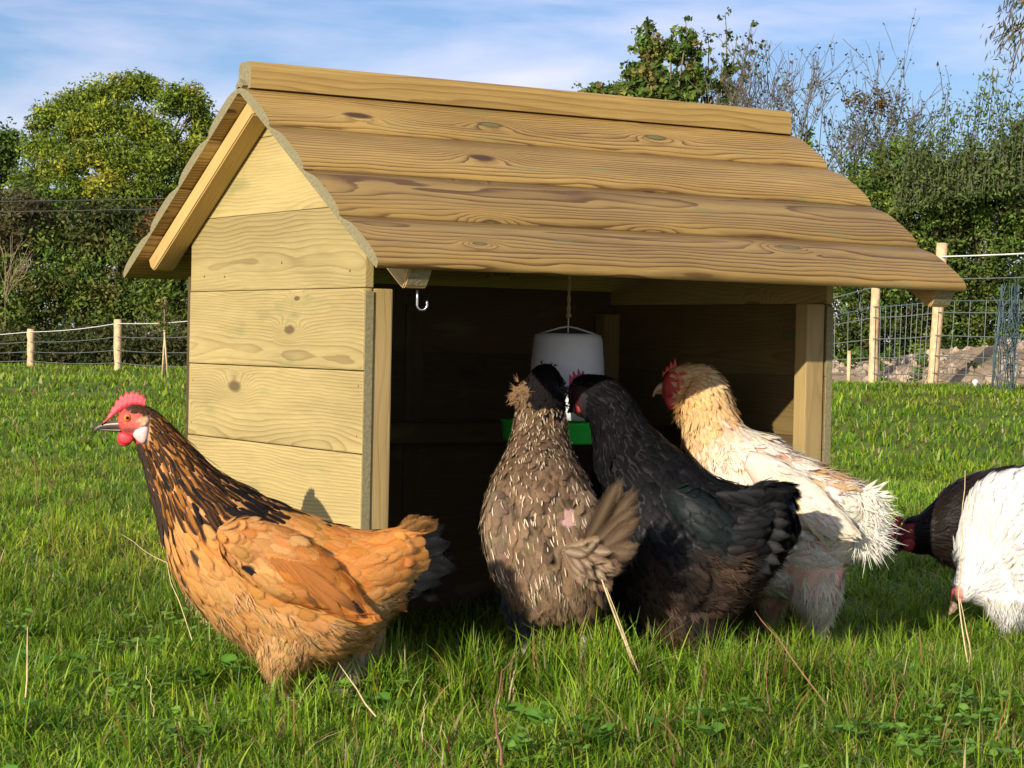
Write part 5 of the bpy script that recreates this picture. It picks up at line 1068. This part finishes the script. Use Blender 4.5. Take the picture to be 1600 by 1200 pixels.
# bundle of plastic netting standing by the fence
mb = MB(); bw = 16.5
for i in range(22):
    x0 = 1556+R.rand()*30; P = [gz(x0, bw+R.randn()*.05)]; x1 = 1560+R.rand()*44-4
    for t in (.25, .5, .75, 1): P.append(at(x0+(x1-x0)*t+R.randn()*5, 600-(120+45*R.rand())*t, bw+R.randn()*.08))
    mb.tube(crom(P, 10), .0035, 4, cap=False)
for i in range(70):
    y = 470+R.rand()*120; x = 1556+R.rand()*30; mb.tube([at(x, y, bw), at(x+10+R.rand()*12, y-10+R.randn()*10, bw+R.randn()*.05)], .0028, 4, cap=False)
for x0, x1 in ((1550, 1566), (1582, 1592)): mb.tube([gz(x0, bw), at(x1, 445, bw)], .009, 6)
tag(mb.build('netting_bundle', M_net), 'ragged upright bundle of blue green plastic netting in front of the rubble heap', 'netting')

# ------------------------------------------------------------------ rubble heap
hp_ = gz(1600, 19.5); n1, n2 = 90, 60; U, Vv = np.meshgrid(np.linspace(-1, 1, n1), np.linspace(-1, 1, n2), indexing='ij')
lx, ly = U*2.2, Vv*1.2; Xh = hp_[0]+lx*cr[0]+ly*fw[0]; Yh = hp_[1]+lx*cr[1]+ly*fw[1]; pro = np.clip((1-U**2), 0, 1)**.75*np.clip(1-Vv**2, 0, 1)**.9*(.62+.12*U)
Zh = height(Xh, Yh)-.04+pro*.62+pro*.10*(wob(Xh, Yh, 6, 81)+.7*wob(Xh, Yh, 16, 82)); F = np.array([[i*n2+j, (i+1)*n2+j, (i+1)*n2+j+1, i*n2+j+1] for i in range(n1-1) for j in range(n2-1)])
rub = mesh_np('rubble_heap', np.stack([Xh, Yh, Zh], -1).reshape(-1, 3), F, simple('earth and rubble', (.26, .19, .115), .95, noise=.35, scale=9, bump=.8))
tag(rub, 'low heap of earth and broken pale stones behind the right fence', 'rubble heap')
mb = MB(); Hh = np.stack([Xh, Yh, Zh], -1)
for i in range(520):
    a, b_ = R.randint(3, n1-3), R.randint(2, n2//2+6); P = Hh[a, b_]; r_ = .018+.035*R.rand()**2
    n0 = sum(len(v) for v in mb.V); mb.ball(P, r_, 7, 5, tuple(.6+.8*R.rand(3))); v = mb.V[-1]; v += R.randn(*v.shape)*r_*.16
st = mb.build('stones', simple('pale stone', (.36, .28, .19), .9, noise=.35, scale=3, bump=.3), rub); st['kind'] = 'stuff'
for p in st.data.polygons: p.use_smooth = False

# ------------------------------------------------------------------ trees and hedges
def leaves(cl, rad, per, size, cols, colj=.18, dark=None, asp=.55, droop=0.):
    """cl: clump centres; each gets `per` leaf faces scattered in a squashed ball"""
    nc = len(cl); n = nc*per; c = np.repeat(cl, per, 0); rr = np.repeat(rad, per)[:, None] if np.ndim(rad) else rad
    d = R.randn(n, 3); d /= np.linalg.norm(d, axis=1)[:, None]; P = c+d*rr*(R.rand(n, 1)**.45)*np.array([1, 1, .75])
    nm = d*.6+R.randn(n, 3)*.7+np.array([0, 0, .35]); nm /= np.linalg.norm(nm, axis=1)[:, None]; a = np.cross(nm, R.randn(n, 3)); a[:, 2] -= droop; a /= np.linalg.norm(a, axis=1)[:, None]; b_ = np.cross(nm, a)
    s = size*(.6+.8*R.rand(n, 1)); cc = np.array(cols)[R.randint(0, len(cols), nc)]*(1+colj*R.randn(nc, 1)); C = np.repeat(cc, per, 0)*(1+.22*R.randn(n, 1)); C = np.clip(C, .004, 1)
    V = np.stack([P-a*s, P-b_*s*asp*.8-a*s*.1, P+a*s, P+b_*s*asp*.8-a*s*.1], 1).reshape(-1, 3); return V, np.repeat(C, 4, 0)
def crown(parent, sets, name='crown'):
    V = np.concatenate([s[0] for s in sets]); C = np.concatenate([s[1] for s in sets]); F = np.arange(len(V)).reshape(-1, 4); return mesh_np(name, V, F, M_leaf, parent, col=C, smooth=False)
def blobs(px, py, wd, rx, ry, n, flat=.9, shell=.55):
    """clump centres in an ellipsoid seen at (px, py), radii in metres, weighted to its outer shell"""
    d = R.randn(n, 3); d /= np.linalg.norm(d, axis=1)[:, None]; r_ = (shell+(1-shell)*R.rand(n, 1))*(R.rand(n, 1)**.15); o = d*r_*np.array([rx, rx*flat, ry]); O = at(px, py, wd)
    return O+o[:, :1]*cr+o[:, 1:2]*np.array([fw[0], fw[1], 0])+o[:, 2:3]*np.array([0, 0, 1.])
def limbs(base, cl, r0, parent, nl=26, mat=None, name='trunk'):
    mb = MB(); base = np.array(base); top = cl.mean(0); hub = base*.45+top*.55
    mb.tube(crom([base-np.array([0, 0, .2]), base*.7+hub*.3+R.randn(3)*r0*.6, hub], 8), np.linspace(r0, r0*.55, 8), 8)
    for i in R.choice(len(cl), min(nl, len(cl)), replace=False):
        e = cl[i]; t = R.rand()*.5+.45; s0 = base*(1-t)+hub*t; m_ = s0*.5+e*.5+np.array([0, 0, .12])*np.linalg.norm(e-s0)+R.randn(3)*.05
        mb.tube(crom([s0, m_, e], 6), np.linspace(r0*.32, r0*.05, 6), 5)
    return mb.build(name, mat or M_bark, parent)
AUT = [(.19, .25, .028), (.26, .30, .03), (.14, .20, .026), (.31, .30, .034), (.12, .17, .024), (.15, .22, .026)]
DKG = [(.085, .145, .026), (.115, .18, .03), (.16, .215, .036), (.06, .10, .022)]
BRN = [(.12, .085, .035), (.16, .10, .035), (.09, .09, .03)]
def tree(name, label, cat, px, wd, blob_list, leaf, per, cols, r0=.12, group=None, crad=.3, nl=26, colj=.18, asp=.55, droop=0., extra=None):
    b = gz(px, wd); rt = empty(name, tuple(b), label, cat, group); sets = []; allc = []
    for bl_ in blob_list:
        px2, py2, rx, ry, n = bl_[:5]; cs = bl_[5] if len(bl_) > 5 else cols; c = blobs(px2, py2, wd+(bl_[6] if len(bl_) > 6 else 0), rx, ry, n); c[:, 2] = np.maximum(c[:, 2], b[2]+.05)
        allc.append(c); sets.append(leaves(c, crad*(.6+.8*R.rand(len(c))), per, leaf, cs, colj, asp=asp, droop=droop))
    if extra: sets += extra
    allc = np.concatenate(allc); crown(rt, sets); limbs(b, allc, r0, rt, nl); fix(rt); return rt
sp = 46/FP    # metres per photo pixel at 46 m
tree('ash_tree', 'large rounded ash tree turning yellow green above the hedge at left', 'tree', 205, 46, [(x_+R.randn()*5, y_+R.randn()*5, r_*sp, r_*.8*sp, int(r_*1.05), [AUT[R.randint(6)], AUT[R.randint(6)], AUT[R.randint(6)]], dz_) for x_, y_, r_, dz_ in ((85, 182, 26, .3), (118, 165, 28, 0), (150, 150, 26, -.3), (185, 142, 25, 0), (222, 142, 24, .3), (262, 165, 26, -.2), (298, 160, 25, 0), (310, 195, 24, .2), (62, 235, 28, .4), (95, 220, 32, -.6), (135, 200, 32, -.8), (175, 185, 34, -.9), (215, 190, 34, -1), (255, 210, 34, -1.1), (290, 230, 32, -.8), (318, 240, 24, .2), (55, 285, 34, 0), (100, 265, 36, -1.1), (145, 245, 36, -1.4), (190, 235, 36, -1.4), (235, 250, 38, -1.5), (280, 275, 36, -1.1), (70, 330, 36, -.4), (120, 310, 36, -1.3), (170, 290, 38, -1.6), (215, 300, 38, -1.6), (260, 320, 38, -1.2), (305, 300, 32, -.6), (180, 240, 80, .6))]+[(300, 330, 20*sp, 20*sp, 15), (60, 200, 12*sp, 16*sp, 10)]+[(x_, y_, 8*sp, 12*sp, 4) for x_, y_ in ((62, 178), (95, 160), (118, 148), (140, 140), (160, 136), (182, 126), (205, 122), (222, 128), (262, 152), (280, 145), (300, 142), (312, 160), (318, 185), (245, 140), (80, 205), (48, 235))],
     .044, 62, AUT, .20, crad=.27, colj=.20)
tree('hedge_bush', 'dark bush filling the dip between the far left tree and the ash', 'bush', 60, 45, [(60, 350, 1.1, .9, 220), (160, 360, 1.2, .8, 180), (270, 370, 1.0, .8, 140)], .05, 50, DKG, .10, 'bushes of the left hedge', .34)
tree('dark_tree', 'dark green tree at the far left edge beside the yellowing ash', 'tree', 5, 49, [(-30, 260, 60*sp, 60*sp, 150), (-60, 380, 110*sp, 120*sp, 260), (10, 225, 24*sp, 28*sp, 40)], .06, 44, DKG, .16, crad=.34)
hl = [('broad dark ivy covered hawthorn bush in the middle of the left hedge', 175, 43, [(175, 440, 95*.0127, 120*.0127, 330), (165, 350, 70*.0127, 45*.0127, 120, [(.05, .075, .02), (.10, .11, .03)])]),
      ('dark bush with pale dry stems at the left end of the hedge', 40, 43, [(30, 450, 105*.0127, 120*.0127, 320), (25, 350, 60*.0127, 60*.0127, 90, [(.09, .08, .035), (.13, .11, .05)])]),
      ('bush with a few orange leaves beside the shelter roof in the left hedge', 290, 42, [(290, 450, 85*.0125, 115*.0125, 300), (262, 360, 55*.0125, 40*.0125, 80, [(.05, .07, .02), (.20, .085, .03), (.08, .09, .025)])])]
for lb, px_, w_, bl_ in hl: tree('hedge_bush', lb, 'bush', px_, w_, bl_, .052, 44, DKG+[(.17, .165, .04), (.13, .15, .035)], .10, 'bushes of the left hedge', .30, colj=.22)
tree('bramble_bank', 'low brown green bramble growing along the foot of the left hedge behind the fence', 'brambles', 120, 39.5, [(-20, 555, 1.2, .5, 150), (80, 555, 1.2, .5, 150), (150, 545, 1.1, .55, 120), (190, 555, 1.2, .5, 150), (290, 550, 1.2, .55, 150)], .045, 36, [(.075, .085, .025), (.10, .095, .03), (.05, .07, .02)], .05, crad=.26)
# hedge carried on behind the shelter (seen only from other positions)
for i, px_ in enumerate((440, 600, 760, 930, 1090)):
    tree('hedge_bush', 'dense dark bush of the hedge hidden straight behind the shelter', 'bush', px_, 38-i*2, [(px_, 440, 1.35, 1.5, 170)], .07, 34, DKG, .10, 'bushes behind the shelter', .34)
for i, px_ in enumerate((-230, -420, -620, -840)):
    tree('hedge_bush', 'dense dark bush of the hedge running on to the left outside the picture', 'bush', px_, 45, [(px_, 420, 1.7, 1.9, 150)], .07, 40, DKG, .10, 'bushes beyond the left edge', .4)
# twiggy stems: recursive branching
def twigs(mb, P, d, L_, r_, depth, tips, kf=3, spread=.42, up=.12):
    n = 4; Q = [P]; dd = d.copy()
    for i in range(n): dd = dd+R.randn(3)*.10+np.array([0, 0, up*.25]); dd /= np.linalg.norm(dd); Q.append(Q[-1]+dd*L_/n)
    mb.tube(Q, np.linspace(r_, r_*.6, n+1), 4 if r_ < .02 else 6, cap=False); tips.append((Q[-1], dd, Q))
    if depth == 0: return
    for j in range(kf):
        i = R.randint(1, n+1) if j else n; nd = dd+R.randn(3)*spread; nd[2] += up; nd /= np.linalg.norm(nd); twigs(mb, np.array(Q[i]), nd, L_*(.55+.25*R.rand()), max(r_*.6, .0045), depth-1, tips, kf, spread, up)
def stem_leaves(tips, per, size, cols, asp=.4, off=.03):
    P = np.concatenate([np.array(q[2])[R.randint(1, 5, per)]+R.randn(per, 3)*off for q in tips]); n = len(P); nm = R.randn(n, 3); nm /= np.linalg.norm(nm, axis=1)[:, None]; a = np.cross(nm, R.randn(n, 3)); a /= np.linalg.norm(a, axis=1)[:, None]; b_ = np.cross(nm, a)
    s = size*(.6+.8*R.rand(n, 1)); C = np.array(cols)[R.randint(0, len(cols), n)]*(1+.2*R.randn(n, 1)); V = np.stack([P-a*s, P-b_*s*asp, P+a*s, P+b_*s*asp], 1).reshape(-1, 3); return V, np.repeat(np.clip(C, .004, 1), 4, 0)
# sycamore-like leafy tree above the roof
s3 = 30/FP; rt = empty('field_maple', tuple(gz(1060, 30)), 'small leafy tree with open green crown rising above the ridge of the shelter roof', 'tree'); sets = []; mb = MB(); cc = []
for px2, py2, rx, ry, n in [(1040, 140, 85, 42, 85), (975, 145, 45, 26, 40), (925, 148, 20, 12, 14), (1010, 75, 26, 45, 32), (1065, 75, 40, 32, 36), (1090, 125, 45, 38, 34), (1005, 120, 45, 40, 46), (1030, 260, 110, 90, 120), (1140, 120, 22, 60, 12)]:
    c = blobs(px2, py2, 30, rx*s3, ry*s3, n, .8, .25); cc.append(c); sets.append(leaves(c, .115*(.6+.8*R.rand(len(c))), 34, .040, [(.085, .15, .028), (.12, .18, .034), (.15, .20, .04), (.17, .14, .04)], .2, asp=.75))
for (x0, y0), (x1, y1) in [((1120, 200), (1132, 20)), ((1130, 190), (1172, 40)), ((1120, 190), (1186, 70)), ((1090, 180), (1105, 50)), ((1060, 180), (1070, 30)), ((1010, 170), (1008, 40)), ((940, 180), (905, 135)), ((1110, 200), (1150, 60))]:
    t = np.linspace(0, 1, 9); Q = np.array([at(x0+(x1-x0)*a+8*math.sin(a*3), y0+(y1-y0)*a, 30+R.randn()*.1) for a in t]); mb.tube(Q, np.linspace(.02, .005, 9), 5); c = Q[2:]; sets.append(leaves(np.repeat(c, 2, 0)+R.randn(len(c)*2, 3)*.05, .07, 9, .032, [(.06, .09, .022), (.09, .11, .03)], .2, asp=.75))
cc = np.concatenate(cc); crown(rt, sets); limbs(gz(1060, 30), cc, .14, rt, 60); mb.build('twig', M_bark, rt); fix(rt)
# bare ash-like shrub right of it
rt = empty('bare_shrub', tuple(gz(1180, 29)), 'almost leafless shrub of fine grey twigs against the sky right of the leafy tree', 'shrub'); mb = MB(); tips = []
for i in range(15): P = at(1120+R.rand()*120, 300, 29+R.randn()*.5); d = np.array([0, 0, 1.])+cr*(.05+.34*R.randn())+R.randn(3)*.12; d /= np.linalg.norm(d); twigs(mb, P, d, (.55+.4*R.rand()), .011, 3, tips, 3, .34, .10)
P0 = gz(1160, 29)
for i in range(5): mb.tube(crom([P0-np.array([0, 0, .1]), P0+np.array([0, 0, 1.])+R.randn(3)*.2, at(1110+28*i, 305, 29)], 7), np.linspace(.04, .02, 7), 6)
mb.build('branches', M_twig, rt); sv = stem_leaves(tips[::5], 3, .03, [(.07, .09, .03), (.12, .08, .03)], .6); crown(rt, [sv], 'leaves'); fix(rt)
rt = empty('bare_shrub', tuple(gz(1330, 26)), 'half bare shrub of greyish twigs with a few brown leaves above the right hedge', 'shrub'); mb = MB(); tips = []
for i in range(26): P = at(1240+R.rand()*190, 335, 26+R.randn()*.4); d = np.array([0, 0, 1.])+cr*(.10+.34*R.randn())+R.randn(3)*.12; d /= np.linalg.norm(d); twigs(mb, P, d, (.55+.42*R.rand()), .012, 3, tips, 3, .36, .10)
P0 = gz(1330, 26)
for i in range(6): mb.tube(crom([P0-np.array([0, 0, .1]), P0+np.array([0, 0, .8])+R.randn(3)*.2, at(1250+34*i, 330, 26)], 7), np.linspace(.04, .02, 7), 6)
mb.build('branches', M_twig, rt); sv = stem_leaves(tips, 2, .020, [(.07, .10, .03), (.05, .075, .025)], .6)
c = blobs(1365, 160, 26, 48*26/FP, 22*26/FP, 40); sv2 = leaves(c, .10, 10, .026, [(.17, .10, .03), (.13, .11, .035)], .2, asp=.7); c = blobs(1262, 225, 26, 12*26/FP, 30*26/FP, 16); sv3 = leaves(c, .09, 20, .026, DKG, .2, asp=.7)
crown(rt, [sv, sv2, sv3], 'leaves'); fix(rt)
# right hedge
s4 = 23/FP; rh = [('dark evergreen bush just right of the shelter roof in the right hedge', 1370, [(1350, 350, 80, 105, 330), (1400, 270, 60, 55, 90), (1330, 480, 120, 95, 260)]), ('tallest dense dark bush at the right edge of the right hedge', 1540, [(1540, 370, 110, 145, 480), (1600, 280, 80, 110, 260), (1480, 290, 70, 60, 130), (1530, 500, 110, 80, 240)]), ('dark bush of the right hedge between its two larger neighbours', 1450, [(1440, 360, 75, 100, 270), (1440, 470, 90, 100, 240), (1480, 570, 100, 45, 170), (1380, 570, 70, 45, 120)]), ('dense bush of the right hedge continuing beyond the frame', 1700, [(1710, 360, 90, 150, 260), (1700, 500, 110, 90, 160)])]
for i, (lb, px_, bl_) in enumerate(rh):
    tree('hedge_bush', lb, 'bush', px_, 23+.25*(i % 2), [(a, b_, c*s4, d*s4, n) for a, b_, c, d, n in bl_], .026, 48, DKG+[(.09, .10, .025)], .08, 'bushes of the right hedge', .15, colj=.28)
# willow shoots standing out of the hedge
rt = empty('willow_bush', tuple(gz(1500, 22.4)), 'upright willow shoots with narrow grey green leaves rising above the right hedge', 'willow'); mb = MB(); tips = []
for i in range(75):
    x0 = 1395+R.rand()*215; h_ = 75+115*R.rand()*(.45+.55*math.exp(-((x0-1530)/85)**2)); x1 = x0+R.randn()*16+10; y0 = 325-(x0-1400)*.18
    Q = np.array([at(x0+(x1-x0)*t**1.4, y0-h_*t*(1.0), 22.4+R.randn()*.05) for t in np.linspace(0, 1, 7)]); mb.tube(Q, np.linspace(.007, .0028, 7), 4, cap=False); tips.append((Q[-1], 0, Q)); tips.append((Q[-1], 0, Q))
for i in range(8): mb.tube([gz(1420+25*i, 23.6), at(1410+27*i, 330, 23.3), at(1410+27*i, 290, 22.6)], .006, 5)
mb.build('shoots', simple('olive shoots', (.085, .085, .045), .8, noise=.2), rt)
P = np.concatenate([q[2][(R.rand(30)**1.1*6.9).astype(int)]+R.randn(30, 3)*.05 for q in tips]); n = len(P); a = R.randn(n, 3)*.9+np.array([0, 0, .5]); a /= np.linalg.norm(a, axis=1)[:, None]; b_ = np.cross(a, R.randn(n, 3)); b_ /= np.linalg.norm(b_, axis=1)[:, None]; s = .030*(.6+.7*R.rand(n, 1)); C = np.array([(.11, .16, .04), (.08, .12, .03), (.15, .19, .06)])[R.randint(0, 3, n)]
crown(rt, [(np.stack([P-a*s, P-b_*s*.36, P+a*s, P+b_*s*.36], 1).reshape(-1, 3), np.repeat(C, 4, 0))], 'leaves'); fix(rt)
# overhanging willow at top right
w7 = 20.; rt = empty('weeping_willow', tuple(gz(1760, w7)), 'willow tree whose drooping leafy branch hangs in from the top right corner', 'tree'); mb = MB(); P0 = gz(1760, w7)
mb.tube(crom([P0-np.array([0, 0, .1]), at(1750, 380, w7), at(1740, 180, w7), at(1730, 40, w7)], 12), np.linspace(.16, .08, 12), 10); Pl = []
for x1, y1, x2, y2 in [(1585, 8, 1582, 30), (1600, 40, 1552, 60), (1592, 45, 1556, 90), (1600, 60, 1578, 125), (1640, 0, 1590, 0), (1690, 20, 1660, 120)]:
    Q = crom([at(1732, 60, w7), at((1732+x1)/2, min(60, y1)-15, w7), at(x1, y1, w7+R.randn()*.1), at(x2, y2, w7+R.randn()*.1)], 16); mb.tube(Q, np.linspace(.025, .004, 16), 5); Pl.append(Q[6:])
mb.build('trunk', M_bark, rt); Pl = np.concatenate(Pl); P = Pl[R.randint(0, len(Pl), 750)]+R.randn(750, 3)*.06; n = 750; a = R.randn(n, 3)*.45+np.array([0, 0, -1])-cr*.3; a /= np.linalg.norm(a, axis=1)[:, None]; b_ = np.cross(a, R.randn(n, 3)); b_ /= np.linalg.norm(b_, axis=1)[:, None]; s = .045*(.6+.7*R.rand(n, 1)); C = np.array([(.10, .12, .06), (.07, .09, .04), (.15, .14, .08)])[R.randint(0, 3, n)]
crown(rt, [(np.stack([P-a*s, P-b_*s*.17, P+a*s, P+b_*s*.17], 1).reshape(-1, 3), np.repeat(C, 4, 0))], 'crown'); fix(rt)
# pale dry stems in the left hedge, young staked sapling, weeds and power lines
M_dry = simple('pale dry stems', (.30, .22, .13), .9, noise=.25)
for cx_, n_, yb, lb in ((8, 9, 430, 'pale dry upright stems at the left end of the hedge'),):
    rt = empty('dry_shrub', tuple(gz(cx_, 41.5)), lb, 'shrub'); mb = MB(); tips = []; b0 = gz(cx_, 41.4)
    mb.tube(crom([b0-np.array([0, 0, .1]), at(cx_, yb+60, 41.3), at(cx_, yb+15, 41.2)], 8), np.linspace(.006, .004, 8), 5)
    for i in range(n_): P = at(cx_+R.randn()*3, yb+15+R.rand()*25, 41.2); d = np.array([0, 0, 1.])+cr*(.34*R.randn()+.1)+R.randn(3)*.08; d /= np.linalg.norm(d); twigs(mb, P, d, .5+.4*R.rand(), .005, 1, tips, 3, .25, .1)
    mb.build('stems', M_dry, rt); fix(rt)
rt = empty('young_sapling', tuple(gz(257, 30)), 'young sapling with yellow green leaves tied to thin canes left of the shelter', 'sapling'); mb = MB(); g0 = gz(257, 30)
for dx in (-4, 5): mb.tube([gz(257+dx, 30), at(257-dx*.2, 512, 30)], .012, 6)
mb.build('cane', M_straw, rt); mb = MB(); mb.tube([g0, at(256, 520, 30), at(258, 468, 30)], .012, 6); mb.build('trunk', M_bark, rt); c = blobs(257, 495, 30, .13, .28, 22); crown(rt, [leaves(c, .07, 12, .028, [(.16, .18, .03), (.22, .13, .03), (.10, .14, .03)], .2)]); fix(rt)
for y0, y1, lb in ((308, 306, 'upper dark power line crossing before the left hedge'), (324, 322, 'lower dark power line crossing before the left hedge')):
    mb = MB(); wire(mb, at(-900, y0, 36), at(420, y1, 36), .010, .1, 5, 20); tag(mb.build('power_line', simple('black cable', (.03, .03, .03), .6)), lb, 'cable')
c = np.concatenate([np.array([gz(px_+R.randn()*10, 19.2+R.randn()*.3)+np.array([0, 0, .02+abs(R.randn())*.11]) for _ in range(n_)]) for px_, n_ in ((1382, 26), (1430, 16), (1480, 12), (1340, 10), (1500, 18), (1540, 8))])
V_, C_ = leaves(c, .07, 26, .022, [(.09, .16, .03), (.12, .19, .04)], .2, asp=.7); tag(mesh_np('weeds', V_, np.arange(len(V_)).reshape(-1, 4), M_leaf, col=C_, smooth=False), 'patches of bright green weeds growing at the foot of the right fence', 'weeds', kind='stuff')
# far wooded rise beyond the hedges, closing the horizon
